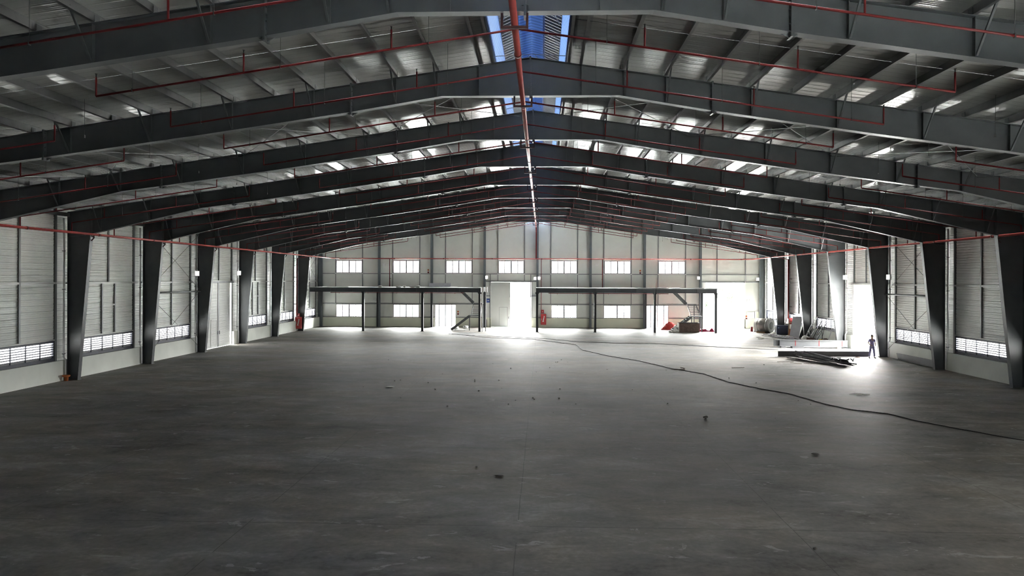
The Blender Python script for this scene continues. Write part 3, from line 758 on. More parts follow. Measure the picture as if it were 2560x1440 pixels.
# sag rods and roof bracing
for side in (-1,1):
    for i in range(-3,6):
        y=fy(i)+4
        mb=MB().tube([(RX+side*1.4,y,rtop(1.4)+0.16),(RX+side*26.3,y,rtop(26.3)+0.16)],0.008,5)
        tag(obj('sag_rod',mb,M['galv'],None,base=(RX+side*13,y,11.6)),f'thin sag rod tying the {SIDE[side]} purlins midway behind the {ORD[i+3]} rafter','tie rod','sag rods between purlins')
    for b,i in enumerate((-2,)):
        for q in range(4):
            oa=0.6+6.4*q; ob=oa+6.4
            for w in (0,1):
                a,c=(oa,ob) if w==0 else (ob,oa)
                mb=MB().tube([(RX+side*a,fy(i)+0.1,rtop(a)-0.12-0.03*w),(RX+side*c,fy(i)+7.9,rtop(c)-0.12-0.03*w)],0.013,6)
                tag(obj('brace_rod',mb,M['galv'],None,base=(RX+side*(a+c)/2,fy(i)+4,rtop((a+c)/2))),f'thin roof cross brace rod, {ORD[q]} cross down the {SIDE[side]} slope, {["spreading from","closing to"][w]} the ridge','brace rod','roof cross brace rods')
# ================================================================== WALL FITTINGS
for side in (-1,1):
    for i in range(0,6):
        x=XL-0.03 if side<0 else XR+0.03; x=x-side*0.0; y=fy(i)-0.32
        t=thing('downpipe',(x,y,0),f'white downpipe behind the {CO[i]} column in view on the {SIDE[side]} wall','downpipe','white downpipes')
        obj('pipe',MB().tube([(x+side*0.05,y,9.3),(x+side*0.05,y,1.35),(x-side*0.06,y,1.15),(x-side*0.06,y,0.06)],0.055,10),M['pipewhite'],t)
        for z in (1.5,5.2,7.4): obj('pipe_clip',MB().box(x+side*0.05-0.07,x+side*0.05+0.07,y-0.065,y+0.065,z,z+0.04),M['postdark'],t)
def wall_lamp(x,y,z,dx,dy,lab):
    t=thing('wall_lamp',(x,y,z),lab,'wall lamp','white wall lamps')
    d=Vector((dx,dy,0)); sd=Vector((-dy,dx,0)); c=Vector((x,y,z))
    obj('bracket',MB().bar(c,c+d*0.22,0.06,0.06),M['rail'],t)
    obj('housing',MB().obox(c+d*0.28,sd*0.17,d*0.08,Vector((0,0,0.20))),M['white'],t)
    obj('lamp_diffuser',MB().obox(c+d*0.37,sd*0.14,d*0.012,Vector((0,0,0.17))),M['lamp'],t)
wall_lamp(XL+0.1,fy(2)-0.30,6.25,0.3,-0.95,'white wall lamp at the third column on the left wall')
wall_lamp(XL+0.1,fy(3)-0.30,6.35,0.3,-0.95,'white wall lamp at the fourth column on the left wall')
wall_lamp(XR-0.1,fy(2)-0.9,6.15,-0.9,-0.4,'white wall lamp at the column beside the right doorway, nearer the viewer')
wall_lamp(XR-0.1,fy(3)-0.9,6.15,-0.9,-0.4,'white wall lamp at the column just beyond the right doorway')
for x,z,lab in ((-6.72,6.1,'white wall lamp on the gable column left of the tall gate'),(-0.80,6.0,'white wall lamp left of the middle gable column'),(-0.31,6.02,'white wall lamp right of the middle gable column'),(18.95,6.1,'white wall lamp on the gable column beside the big doorway'),(26.1,6.0,'small white wall lamp on the gable corner right of the big doorway')):
    wall_lamp(x,YB-0.02 if abs(x)>26 else YB-0.2,z,0,-1,lab)
def emergency(x,z,lab):
    t=thing('emergency_light',(x,YB,z),lab,'emergency light','twin head emergency lights')
    obj('housing',MB().box(x-0.18,x+0.18,YB-0.08,YB+0.02,z-0.12,z+0.06),M['white'],t)
    for q in (-0.14,0.14): obj('lamp_head',MB().tube([(x+q,YB-0.04,z+0.12),(x+q,YB-0.16,z+0.12)],0.075,10),M['white'],t)
emergency(-19.45,7.62,'twin head emergency light left of the second upper gable window')
emergency(6.75,7.65,'twin head emergency light left of the sixth upper gable window')
emergency(-20.6,3.25,'twin head emergency light under the left mezzanine, near the corner')
emergency(6.85,3.3,'twin head emergency light under the right mezzanine')
emergency(25.1,3.35,'twin head emergency light right of the big gable doorway')
def alarm(x,z,lab):
    t=thing('fire_alarm_box',(x,YB,z),lab,'fire alarm','wall fire alarm boxes')
    obj('strobe',MB().box(x-0.09,x+0.09,YB-0.09,YB,z+0.02,z+0.22),M['orange'],t)
    obj('call_point',MB().box(x-0.09,x+0.09,YB-0.06,YB,z-0.26,z-0.06),M['red'],t)
    obj('housing',MB().box(x-0.11,x+0.11,YB-0.04,YB+0.02,z-0.29,z+0.26),M['sill'],t)
alarm(-13.95,6.85,'orange and red fire alarm box between the second and third upper gable windows')
alarm(12.0,6.85,'orange and red fire alarm box between the sixth and seventh upper gable windows')
alarm(-10.25,1.75,'orange and red fire alarm box right of the glass door under the left mezzanine')
alarm(24.85,1.35,'orange and red fire alarm box low beside the big gable doorway')
t=thing('wall_sign',(-6.55,YB,3.2),'small blue sign with a pale mark left of the tall gate','sign')
obj('sign_plate',MB().box(-6.75,-6.35,YB-0.04,YB-0.01,3.0,3.5),M['blue'],t)
tag(obj('sign_mark',MB().box(-6.66,-6.44,YB-0.05,YB-0.04,3.2,3.3),M['white'],t),'white mark')
tag(obj('switch_box',MB().box(-6.93,-6.80,YB-0.08,YB,3.15,3.45),M['white'],None,base=(-6.86,YB,3.15)),'small white switch box beside the blue sign at the tall gate','switch box')
for k,(x0,x1,z0,z1,mt,lb) in enumerate(((24.9,25.75,1.30,2.0,'sill','cream'),(25.8,26.55,1.25,2.08,'sill','taller cream'))):
    t=thing('wall_panel',((x0+x1)/2,YB,z0),f'{lb} distribution panel on the wall right of the big gable doorway','wall panel')
    obj('housing',MB().box(x0,x1,YB-0.2,YB,z0,z1),M[mt],t); obj('panel_door',MB().box(x0+0.05,x1-0.05,YB-0.215,YB-0.2,z0+0.05,z1-0.05),M['masonry'],t)
# hydrant cabinets
def cabinet(x,y,z0,lab,face=(0,-1),k=1.0,mat='redbox'):
    t=thing('hydrant_cabinet',(x,y,z0),lab,'hydrant cabinet')
    obj('housing',MB().box(x-0.33,x+0.33,y-0.25,y,z0,z0+1.3),M['redbox'],t)
    d=obj('cabinet_door',MB().box(x-0.29,x+0.29,y-0.27,y-0.25,z0+0.04,z0+1.26),M['redbox'],t)
    obj('door_handle',MB().box(x-0.25,x-0.21,y-0.30,y-0.27,z0+0.55,z0+0.75),M['bolt'],d)
    # pale emblem: a slanted nozzle mark over a short base line
    mb=MB(); yy=y-0.272
    mb.prism([(x-0.10,yy,z0+0.45),(x+0.02,yy,z0+0.45),(x+0.13,yy,z0+0.98),(x+0.03,yy,z0+0.98)],(0,-0.006,0)).prism([(x+0.01,yy,z0+0.98),(x+0.15,yy,z0+0.98),(x+0.12,yy,z0+1.08),(x+0.04,yy,z0+1.08)],(0,-0.006,0))
    mb.prism([(x-0.15,yy,z0+0.36),(x+0.06,yy,z0+0.36),(x+0.04,yy,z0+0.43),(x-0.13,yy,z0+0.43)],(0,-0.006,0))
    if k==1.0: tag(obj('emblem',mb,M['white'],d),'white hydrant emblem')
    t.scale=(k,1,k)
    return t
cabinet(0.24,89.89,0.34,'red fire hydrant cabinet with white emblem at the middle of the gable wall')
t=thing('alarm_bell_box',(0.12,89.8,1.72),'small red alarm box above the gable hydrant cabinet','alarm box')
obj('housing',MB().box(-0.03,0.28,89.84,90.0,1.72,2.14),M['redbox'],t); obj('call_button',MB().tube([(0.12,89.84,1.92),(0.12,89.81,1.92)],0.05,10),M['white'],t)
c=cabinet(XL+0.20,fy(5)-0.32,0.28,'red fire hydrant cabinet on the left wall by the last column')
t=thing('alarm_bell_box',(XL+0.2,fy(5)-0.4,1.62),'small red alarm box above the hydrant cabinet on the left wall','alarm box')
obj('housing',MB().box(XL+0.02,XL+0.32,fy(5)-0.5,fy(5)-0.36,1.62,1.95),M['redbox'],t); obj('call_button',MB().tube([(XL+0.17,fy(5)-0.5,1.78),(XL+0.17,fy(5)-0.53,1.78)],0.05,10),M['white'],t)
cabinet(XR+0.17,fy(5)-1.45,1.17,'dark red fire hydrant cabinet behind the timber frame by the right wall',k=0.5)
# ================================================================== MEZZANINES
def mezz(x0,x1,posts,lab,k):
    yf,yb=81.9,89.4; zt,zb=4.86,4.40
    t=thing('mezzanine',((x0+x1)/2,yf,0),lab,'mezzanine')
    obj('front_beam',MB().ibeam((x0,yf,(zt+zb)/2),(x1,yf,(zt+zb)/2),zt-zb,0.24,0.025),M['steel2'],t)
    obj('rear_beam',MB().ibeam((x0,yb-0.35,(zt+zb)/2),(x1,yb-0.35,(zt+zb)/2),zt-zb,0.24,0.025),M['steel2'],t)
    for e in (x0+0.06,x1-0.06): obj('end_beam',MB().ibeam((e,yf+0.12,(zt+zb)/2),(e,yb-0.4,(zt+zb)/2),zt-zb,0.2,0.02),M['steel2'],t)
    n=int((x1-x0)/2.2)
    for j in range(1,n):
        x=x0+(x1-x0)*j/n
        obj('joist',MB().ibeam((x,yf+0.12,4.66),(x,yb-0.4,4.66),0.34,0.16,0.02),M['steel2'],t)
        obj('web_stiffener',MB().box(x-0.006,x+0.006,yf-0.11,yf+0.1,zb+0.03,zt-0.03),M['steel2'],t)
    mb=MB()
    # deck with the stair opening left out
    if k==0: ox0,ox1,oy0,oy1=-10.2,-7.3,83.9,88.9
    else: ox0,ox1,oy0,oy1=15.0,18.4,83.9,88.9
    for a,b,c,d in wall_cells(x0,x1,yf-0.1,yb+0.02,[(ox0,ox1,oy0,oy1)]): mb.box(a,b,c,d,zt,zt+0.06)
    obj('deck',mb,M['deck'],t)
    for x in posts:
        p=obj('post',MB().ibeam((x,yf,0.02),(x,yf,zb),0.24,0.24,0.02,(1,0,0)),M['steel2'],t)
        obj('base_plate',MB().box(x-0.2,x+0.2,yf-0.2,yf+0.2,0,0.02),M['steel2'],p)
        obj('cap_plate',MB().prism([(x-0.12,yf-0.008,zb-0.22),(x+0.12,yf-0.008,zb-0.22),(x+0.24,yf-0.008,zb),(x-0.24,yf-0.008,zb)],(0,0.016,0)),M['steel2'],p)
    for x in (posts[0],posts[len(posts)//2],posts[-1]):
        obj('post',MB().ibeam((x,yb-0.35,0.0),(x,yb-0.35,zb),0.2,0.2,0.02,(1,0,0)),M['steel2'],t)
    return t
mezz(-26.1,-6.78,[-20.02,-13.35,-6.92],'dark steel mezzanine on the left half of the gable wall',0)
mezz(-0.62,19.38,[-0.5,5.95,12.55,19.26],'dark steel mezzanine on the right half of the gable wall',1)
# fire pipe runs under the decks
for x0,x1,lab in ((-24.5,-9.0,'left'),(0.8,14.5,'right')):
    t=thing('sprinkler_branch',((x0+x1)/2,84.5,4.2),f'thin red sprinkler pipe under the {lab} mezzanine deck','sprinkler pipe')
    obj('pipe',MB().tube([(x0,84.5,4.28),(x1,84.5,4.28)],0.035,8),M['red'],t)
    for j in range(5):
        x=x0+1+(x1-x0-2)*j/4; obj('sprinkler_head',MB().tube([(x,84.5,4.28),(x,84.5,4.16)],0.02,6),M['red'],t)
        obj('hanger_rod',MB().tube([(x+0.4,84.5,4.28),(x+0.4,84.5,4.88)],0.01,5),M['bolt'],t)
# stairs: a flight down to a landing, a cross flight, a flight to the floor
def stairs(x0,lab,k):
    dx=x0-(-10.0)
    t=thing('steel_staircase',(x0+1.5,85.5,0),lab,'staircase')
    ST=M['stair']
    def flight(a,b,perp,w,n,rails=True):
        a,b=Vector(a),Vector(b); p=Vector(perp)
        for q in (0,1): obj('stringer',MB().bar(a+p*w*q,b+p*w*q,0.05,0.26),ST,t)
        for j in range(1,n+1):
            c=a+(b-a)*(j-0.5)/n+p*w/2; d=Vector((b.x-a.x,b.y-a.y,0)).normalized()
            obj('tread',MB().obox(c+Vector((0,0,0.04)),d*0.14,p*(w/2-0.02),Vector((0,0,0.018))),ST,t)
    if k==0:
        X=lambda v: v
    flight((-9.9+dx,88.0,4.72),(-8.2+dx,88.0,3.05),(0,-1,0),1.0,8)
    obj('landing',MB().box(-8.25+dx,-7.05+dx,86.9,88.1,2.95,3.03),ST,t)
    flight((-7.1+dx,86.9,2.9),(-7.1+dx,84.9,1.78),(-1,0,0),1.05,6)
    obj('landing',MB().box(-8.35+dx,-7.05+dx,83.7,84.9,1.68,1.76),ST,t)
    flight((-8.3+dx,84.8,1.66),(-10.4+dx,84.8,0.08),(0,-1,0),1.0,8)
    for xx,yy,z in ((-7.12+dx,88.0,2.95),(-7.12+dx,83.8,1.68),(-8.28+dx,83.8,1.68),(-7.12+dx,84.85,1.68)):
        obj('landing_post',MB().box(xx-0.05,xx+0.05,yy-0.05,yy+0.05,0,z),ST,t)
    for yy in (83.78,84.82):
        pass
stairs(-9.95,'steel staircase with two turns under the left mezzanine',0)
stairs(15.25,'steel staircase with two turns under the right mezzanine, above the rusty tank',1)
# things on the decks
zd=4.92
t=tag(obj('panel_sheet',MB().obox((-11.85,85.2,zd+0.24),(1.28,0,0),(0,0.30,0.22),(0,-0.012,0.016)),M['sheet'],None,base=(-11.85,85.2,zd)),'pale metal sheet lying tilted on the left mezzanine deck','metal sheet')
tag(obj('brick_block',MB().ball((-11.95,85.55,zd+0.06),(0.3,0.1,0.06),8,5,0.2),M['sack'],None,base=(-11.95,85.5,zd)),'small rubble lump propping the tilted sheet on the left mezzanine','rubble')
for j,(x,w,h) in enumerate(((-18.3,0.25,0.14),(-16.2,0.35,0.10),(-15.5,0.2,0.16),(-14.6,0.4,0.12),(-14.0,0.3,0.14),(-24.0,0.6,0.05),(-22.8,0.9,0.05))):
    tag(obj('packing_scrap',MB().ball((x,82.6,zd+h*0.7),(w,0.25,h*0.75),9,6,0.25),M['sack'],None,base=(x,82.6,zd)),f'pale packing scrap, {ORD[j]} of those on the left mezzanine deck from the {"corner" if j>4 else "left"}' if j<5 else f'flat pale packing scrap near the corner of the left mezzanine, {ORD[j-5]} from it','scrap','packing scraps on the left mezzanine')
for j,(x,w,h) in enumerate(((8.0,0.9,0.05),(11.8,1.2,0.06),(13.4,0.9,0.07),(15.0,0.6,0.05),(17.5,0.7,0.04))):
    tag(obj('plastic_sheet',MB().ball((x,82.5,zd+h*0.6),(w,0.35,h*0.7),12,6,0.2),M['sheet'],None,base=(x,82.5,zd)),f'rumpled pale plastic sheet on the right mezzanine deck, {ORD[j]} from its inner end','plastic sheet','plastic sheets on the right mezzanine')
for j,(x0,x1,y) in enumerate(((-6.72,-6.45,81.9),(-6.40,-6.10,82.6))):
    t=thing('white_casing',((x0+x1)/2,y,0),f'white boxed pipe casing at the free end of the left mezzanine, {["front","rear"][j]} one','pipe casing','white casings at the left mezzanine')
    obj('casing_head',MB().box(x0,x1,y-0.12,y+0.12,4.42,4.98),M['white'],t)
    obj('casing_shaft',MB().box(x0+0.06,x0+0.13,y-0.05,y+0.05,0.0,4.42),M['white'] if j==0 else M['steel2'],t)
# ================================================================== THINGS ON THE FLOOR
def cable(pts,r,lab):
    P=[]; rnd=random.Random(3)
    for (x0,y0),(x1,y1) in zip(pts,pts[1:]):
        n=max(2,int(math.hypot(x1-x0,y1-y0)/0.35))
        for k in range(n):
            f=k/n; P.append((x0+(x1-x0)*f+rnd.uniform(-.035,.035),y0+(y1-y0)*f+rnd.uniform(-.05,.05),r))
    P.append((*pts[-1],r))
    tag(obj('power_cable',MB().tube(P,r,6),M['rubber']),lab,'cable')
cable([(-9.56,78.27),(-8.82,77.76),(-6.22,74.2),(-3.72,72.89),(-0.93,72.14),(0.62,69.93),(3.11,66.28),(3.39,61.44),(5.13,56.77),(7.12,53.31),(8.64,48.91),(10.18,46.34),(10.78,42.79),(11.85,40.22),(12.87,38.48),(13.47,35.46),(14.13,33.89),(15.31,32.97),(15.68,31.6),(16.44,29.97),(17.35,28.37),(18.3,27.0),(22,23)],0.017,'long black cable winding over the floor towards the near right corner')
cable([(0.45,72.73),(3.63,69.27),(7.19,68.24),(10.33,68.05),(15.63,64.86),(19.4,63.0),(20.1,63.1)],0.017,'black cable crossing the far floor to the grey girder')
cable([(-9.9,78.3),(-6.0,75.6),(-2.0,74.0),(0.45,72.73)],0.013,'thin cable running to the left mezzanine stairs')
mb=MB().tube([(8.55,48.7,0.03),(9.0,48.35,0.03),(9.4,48.45,0.03),(9.45,48.8,0.04),(9.2,48.95,0.08)],0.025,6)
tag(obj('bent_bar',mb,M['rust'],None,base=(9,48.6,0)),'small bent rusty hook of bar on the floor by the cable','scrap bar')
# crumbs and sticks of debris on the floor
def chip(x,y,w,d,h,ang,mat,name,lab,cat,grp=None,seed=0):
    R=random.Random(seed); mb=MB().ball((x,y,h*0.45),(w/2,d/2,h/2),8,5,0.3,R)
    c,s=math.cos(ang),math.sin(ang); mb.v=[(x+(a-x)*c-(b-y)*s,y+(a-x)*s+(b-y)*c,max(q,0.001)) for a,b,q in mb.v]
    return tag(obj(name,mb,M[mat],None,base=(x,y,0)),lab,cat,grp)
chip(-1.25,21.96,0.36,0.07,0.035,-0.15,'stone','debris_stick','dark stick of debris lying alone on the near floor','debris',None,1)
chip(-2.02,22.9,0.08,0.07,0.05,0.3,'stone','debris_crumb','dark crumb on the near floor beside the lone stick','debris',None,2)
chip(9.3,25.2,0.26,0.08,0.05,-0.2,'stone','debris_stick','dark stick on the near floor below the long cable','debris',None,3)
chip(6.0,16.3,0.10,0.08,0.05,0.6,'stone','debris_crumb','dark crumb on the bare floor at the bottom right','debris',None,4)
chip(-8.22,39.64,0.45,0.22,0.06,0.1,'paper','paper_scrap','pale crumpled paper on the floor in the left half','paper scrap',None,5)
chip(7.0,31.5,0.22,0.16,0.12,0.3,'stone','debris_lump','dark lump on the floor midway, left of the cable','debris',None,6)
mb=MB()
R=random.Random(11)
for k in range(6):
    a=k*1.05; mb.prism([(16.45+0.28*math.cos(a+q)*w,38.3+0.2*math.sin(a+q)*w,0.012+0.02*(k%3)) for q,w in ((0,0.2),(-0.25,1),(0.25,1.1))],(0,0,0.012))
mb.prism([(15.9,38.5,0.01),(16.8,38.2,0.01),(16.95,38.5,0.03),(16.3,38.75,0.04)],(0,0,0.01))
tag(obj('paper_scrap',mb,M['paper'],None,base=(16.4,38.3,0)),'torn white paper scrap on the floor near the long cable','paper scrap')
pos=[]
R=random.Random(21)
for k in range(44):
    y=R.uniform(31,54); x=R.gauss(-2.5 if k%3 else 4,4.5); pos.append((x,y))
for k,(x,y) in enumerate(pos):
    w=R.uniform(.04,.10); chip(x,y,w,w*.8,w*.5,R.uniform(0,3),'stone','debris_crumb','small dark crumb scattered on the middle of the floor','debris','dark crumbs over the middle floor',30+k)
# orange pot at the first left column
t=thing('plant_pot',(-27.10,41.02,0),'small orange pot at the foot of the nearest left column','pot')
obj('pot',MB().tube([(-27.10,41.02,0.0),(-27.10,41.02,0.22),(-27.10,41.02,0.24),(-27.10,41.02,0.32)],[0.10,0.12,0.19,0.19],14),M['orange'],t)
obj('pot_rim',MB().tube([(-27.10,41.02,0.27),(-27.10,41.02,0.33)],0.205,14),M['orange'],t)
# sheet leaning along the right wall base
tag(obj('rolled_sheet',MB().prism([(WR-0.30,49.9,0.005),(WR-0.30,55.7,0.005),(WR-0.30,56.0,0.45),(WR-0.31,50.2,0.50)][::-1],(-0.04,0,0)).prism([(WR-0.34,49.9,0.0),(WR-0.34,55.9,0.0),(WR-0.72,55.7,0.05),(WR-0.66,49.95,0.05)],(0,0,0.02)),M['beamgrey'],None,base=(WR-0.4,52.6,0)),'grey sheet leaning along the foot of the right wall, nearer than the person','metal sheet')
# grey girder on blocks
t=thing('steel_girder',(23.6,64.6,0),'long grey primed girder lying across the floor by the right doorway','girder')
a,b=(20.3,65.0,0.42),(26.35,64.2,0.42)
obj('girder_body',MB().ibeam(a,b,0.56,0.36,0.03),M['beamgrey'],t)
d=(Vector(b)-Vector(a)).normalized(); sd=Vector((d.y,-d.x,0))
if sd.y>0: sd=-sd
for j,f in enumerate((0.08,)): 
    c=Vector(a)+d*6.1*f; obj('stiffener',MB().obox(c+sd*0.09,d*0.012,sd*0.085,(0,0,0.25)),M['darksteel'],t)
for j,f in enumerate((0.30,0.62,0.93)):
    c=Vector(a)+d*6.1*f; tag(obj('paint_mark',MB().obox(c+sd*0.013,d*0.03,sd*0.003,(0,0,0.25)),M['red'],t),'red paint stripe')
for x,y,l,lab in ((21.0,64.85,'far','black bearer block under the far end of the grey girder'),(22.2,64.55,'m','short dark bearer under the middle of the grey girder'),(25.6,64.25,'n','pale bearer block under the doorway end of the grey girder')):
    tag(obj('bearer_block',MB().box(x-(0.5 if l=='m' else 0.15),x+(0.5 if l=='m' else 0.15),y-0.25,y+0.25,0,0.14),M['ibeam'] if l!='n' else M['sack'],None,base=(x,y,0)),lab,'block')
tag(obj('metal_sheet',MB().box(21.0,25.9,65.3,66.3,0.0,0.05).box(22.0,25.8,65.4,66.2,0.05,0.12),M['sheet'],None,base=(24,65.8,0)),'stack of pale sheets on the floor behind the grey girder','metal sheet')
# dark rolled beam
t=thing('steel_beam',(21.6,57.4,0),'dark steel beam lying near the right doorway','steel beam')
obj('beam_body',MB().ibeam((18.15,57.0,0.24),(25.1,57.2,0.24),0.42,0.24,0.028),M['ibeam'],t)
for x,lab in ((19.6,'far'),(24.2,'near the doorway')):
    tag(obj('bearer_block',MB().box(x-0.08,x+0.08,56.85,57.35,0,0.035),M['wood'],None,base=(x,57.1,0)),f'thin timber bearer under the dark beam, {"heap end" if lab=="far" else "doorway end"}','block')
# heap of dark strips
R=random.Random(5)
A0=Vector((19.3,56.6,0)); B0=Vector((21.2,50.4,0)); dd=(B0-A0).normalized(); pp=Vector((dd.y,-dd.x,0))
for k in range(20):
    lay=k//7; off=R.uniform(-0.95,0.95)*(1-0.22*lay); s0=R.uniform(0.0,1.2); s1=R.uniform(4.9,6.4); z=0.035+0.075*lay
    an=R.uniform(-0.07,0.07)
    p=A0+dd*s0+pp*(off-an*4); q=A0+dd*s1+pp*(off+an*4); h=R.uniform(.04,.07)
    p=Vector((p.x,p.y,z+R.uniform(0,.10)+0.12*lay)); q=Vector((q.x,q.y,z+R.uniform(0,.03)))
    mb=MB().bar(p,q,R.uniform(.10,.22),0.012).bar(p+Vector((0,0,h/2)),q+Vector((0,0,h/2)),0.012,h)
    pale=k in (9,15)
    tag(obj('steel_strip',mb,M['galv'] if pale else M['darksteel'],None,base=(p+q)/2*1.0),('pale galvanised strip near the top of the dark scrap heap' if k==9 else 'second pale strip, lying lengthwise in the dark scrap heap') if pale else 'dark steel strip lying in the heap in front of the dark beam','steel strip','dark strips heaped on the floor' if not pale else None)
for k in range(12):
    c=A0+dd*R.uniform(4.2,6.3)+pp*R.uniform(-0.7,0.7)
    mb=MB().obox((c.x,c.y,0.30+R.uniform(0,.2)),Vector((R.uniform(-1,1),R.uniform(-1,1),R.uniform(-.3,.3)))*0.3,Vector((0.03,0.08,0)),Vector((0,0.01,0.05)))
    zmin=min(v[2] for v in mb.v); 
    if zmin<0.02: mb.v=[(a_,b_,c_+0.02-zmin) for a_,b_,c_ in mb.v]
    tag(obj('steel_offcut',mb,M['darksteel'],None,base=(c.x,c.y,0.2)),'small dark offcut on the near end of the scrap heap','offcut','dark offcuts on the scrap heap')
for k,(x,y,l,a) in enumerate(((17.6,53.6,1.2,0.1),(19.6,52.3,2.2,-0.2),(18.0,52.6,0.8,-0.5),(13.2,49.8,0.9,0.2))):
    mb=MB().bar((x-l/2*math.cos(a),y-l/2*math.sin(a),0.012),(x+l/2*math.cos(a),y+l/2*math.sin(a),0.012),0.07,0.02)
    tag(obj('floor_strip',mb,M['rust'],None,base=(x,y,0)),['loose flat strip on the floor left of the dark heap','long loose strip in front of the dark heap','short loose strip near the foot of the dark heap','single short strip far out on the floor left of the heap'][k],'steel strip')
# second heap of profiles along the right wall
R=random.Random(9)
A0=Vector((24.0,79.0,0)); B0=Vector((25.3,70.2,0)); dd=(B0-A0).normalized(); pp=Vector((dd.y,-dd.x,0))
for k in range(16):
    lay=k//6; off=R.uniform(-0.8,0.8)*(1-.2*lay); s0=R.uniform(0,2.5); s1=R.uniform(5.5,9.0)
    p=A0+dd*s0+pp*off; q=A0+dd*s1+pp*(off+R.uniform(-.3,.3)); z=0.04+0.1*lay
    mb=MB().bar((p.x,p.y,z),(q.x,q.y,z+0.05),R.uniform(.08,.16),R.uniform(.03,.06))
    dk=k%3!=0
    tag(obj('steel_profile',mb,M['darksteel'] if dk else M['sheet'],None,base=(p+q)/2),('dark' if dk else 'pale')+' steel profile in the heap along the far right columns','steel profile',('dark' if dk else 'pale')+' profiles heaped along the right wall')
# steel coil
t=thing('steel_coil',(24.9,83.6,0),'big wrapped steel coil in the far right corner','steel coil')
c=Vector((25.0,83.4,0.80)); ax=Vector((0.72,-0.70,0)).normalized(); L=0.85
obj('coil_body',MB().tube([c-ax*L,c+ax*L],0.80,40),M['coil'],t)
mb=MB(); 
for r0,r1,e in ((0.795,0.66,0.02),(0.64,0.56,0.025),(0.54,0.44,0.02)):
    n=40; a1=ax.cross(Vector((0,0,1))).normalized(); b1=Vector((0,0,1)); cc=c+ax*(L+e)
    vs=[cc+(math.cos(2*math.pi*k/n)*a1+math.sin(2*math.pi*k/n)*b1)*r for r in (r0,r1) for k in range(n)]
    mb.add(vs,[(k,(k+1)%n,n+(k+1)%n,n+k) for k in range(n)])
obj('coil_windings',mb,M['coilend'],t)
obj('coil_core',MB().tube([c+ax*(L-0.02),c+ax*(L+0.03)],0.42,32),M['darksteel'],t)
for e in (-0.5,0.5): obj('coil_strap',MB().tube([c+ax*(e-0.04),c+ax*(e+0.04)],0.808,40),M['bolt'],t)
for j,e in enumerate((-0.7,0.7)):
    side_=Vector((ax.y,-ax.x,0)); w=c+side_*e
    tag(obj('timber_chock',MB().prism([(w.x-ax.x*0.5,w.y-ax.y*0.5,0),(w.x+ax.x*0.5,w.y+ax.y*0.5,0),(w.x+ax.x*0.5,w.y+ax.y*0.5,0.14),(w.x-ax.x*0.5,w.y-ax.y*0.5,0.14)],side_*(0.12*(-1 if e<0 else 1))),M['wood'],None,base=(w.x,w.y,0)),f'timber chock wedged at the {["open","wall"][j]} side of the steel coil','chock')
# coloured tins by the coil
for x,y,mt,h,lab in ((24.05,84.9,'red',0.55,'small red can beside the steel coil'),(24.38,84.6,'white',0.7,'white can between the red and blue cans at the coil'),(24.66,84.3,'blue2',0.5,'light blue can beside the steel coil')):
    t=thing('paint_can',(x,y,0),lab,'can'); obj('can_body',MB().tube([(x,y,0),(x,y,h)],0.14,14),M[mt],t); obj('can_lid',MB().tube([(x,y,h),(x,y,h+0.03)],0.145,14),M['white'],t)
# dark blue box
t=thing('steel_box',(26.0,80.6,0),'dark blue steel box in front of the coil at the last column','steel box')
obj('box_body',MB().box(25.35,26.55,80.1,80.9,0.03,0.95),M['bluebox'],t); obj('box_lid',MB().box(25.32,26.58,80.07,80.93,0.95,1.0),M['bluebox'],t)
tag(obj('box_mark',MB().tube([(25.55,80.085,0.75),(25.55,80.1,0.75)],0.06,10),M['blue2'],t),'light blue round mark')
tag(obj('white_board',MB().obox((25.22,80.15,0.46),(0.09,0,0),(0,0.05,0),(0.0,0.02,0.45)),M['white'],None,base=(25.22,80.15,0)),'upright white board at the end of the dark blue box','board')
# leaning timber frame, zinc sheet, dark panel
t=thing('timber_screen',(26.75,79.2,0),'timber frame with an orange panel leaning beside the zinc sheet','timber frame')
def lean(c,w,h,tx,ty): # lean axes
    return Vector(c),Vector((w/2,0,0)),Vector((tx,ty,h/2))
o=Vector((26.35,78.4,0.72)); ux=Vector((0.30,-0.08,0)); uz=Vector((0.14,0.25,0.70)); un=ux.cross(uz).normalized()
mb=MB()
for e in (-1,1): mb.obox(o+ux*e*0.85,ux*0.15,uz,un*0.025)
for e in (-1,0,1): mb.obox(o+uz*e*0.95,ux*0.72,uz*0.06,un*0.025)
obj('frame_bars',mb,M['wood'],t); tag(obj('panel',MB().obox(o-uz*0.47,ux*0.70,uz*0.38,un*0.012),M['orange'],t),'orange infill panel')
o=Vector((25.78,75.4,1.10)); ux=Vector((0.42,-0.20,0)); uz=Vector((0.33,0.40,1.07)); un=ux.cross(uz).normalized()
tag(obj('zinc_sheet',MB().obox(o,ux,uz,un*0.012),M['sheet'],None,base=(25.78,75.4,0)),'tall pale zinc sheet leaning against the column beyond the doorway','metal sheet')
o=Vector((26.25,74.6,0.72)); 
tag(obj('dark_panel',MB().prism([(25.75,74.5,0.0),(26.5,74.3,0.0),(26.55,74.8,1.45),(26.35,74.9,1.45)],(0.02,0.05,0)),M['darksteel'],None,base=o*1.0-Vector((0,0,0.72))),'dark three cornered panel leaning beside the zinc sheet','panel')
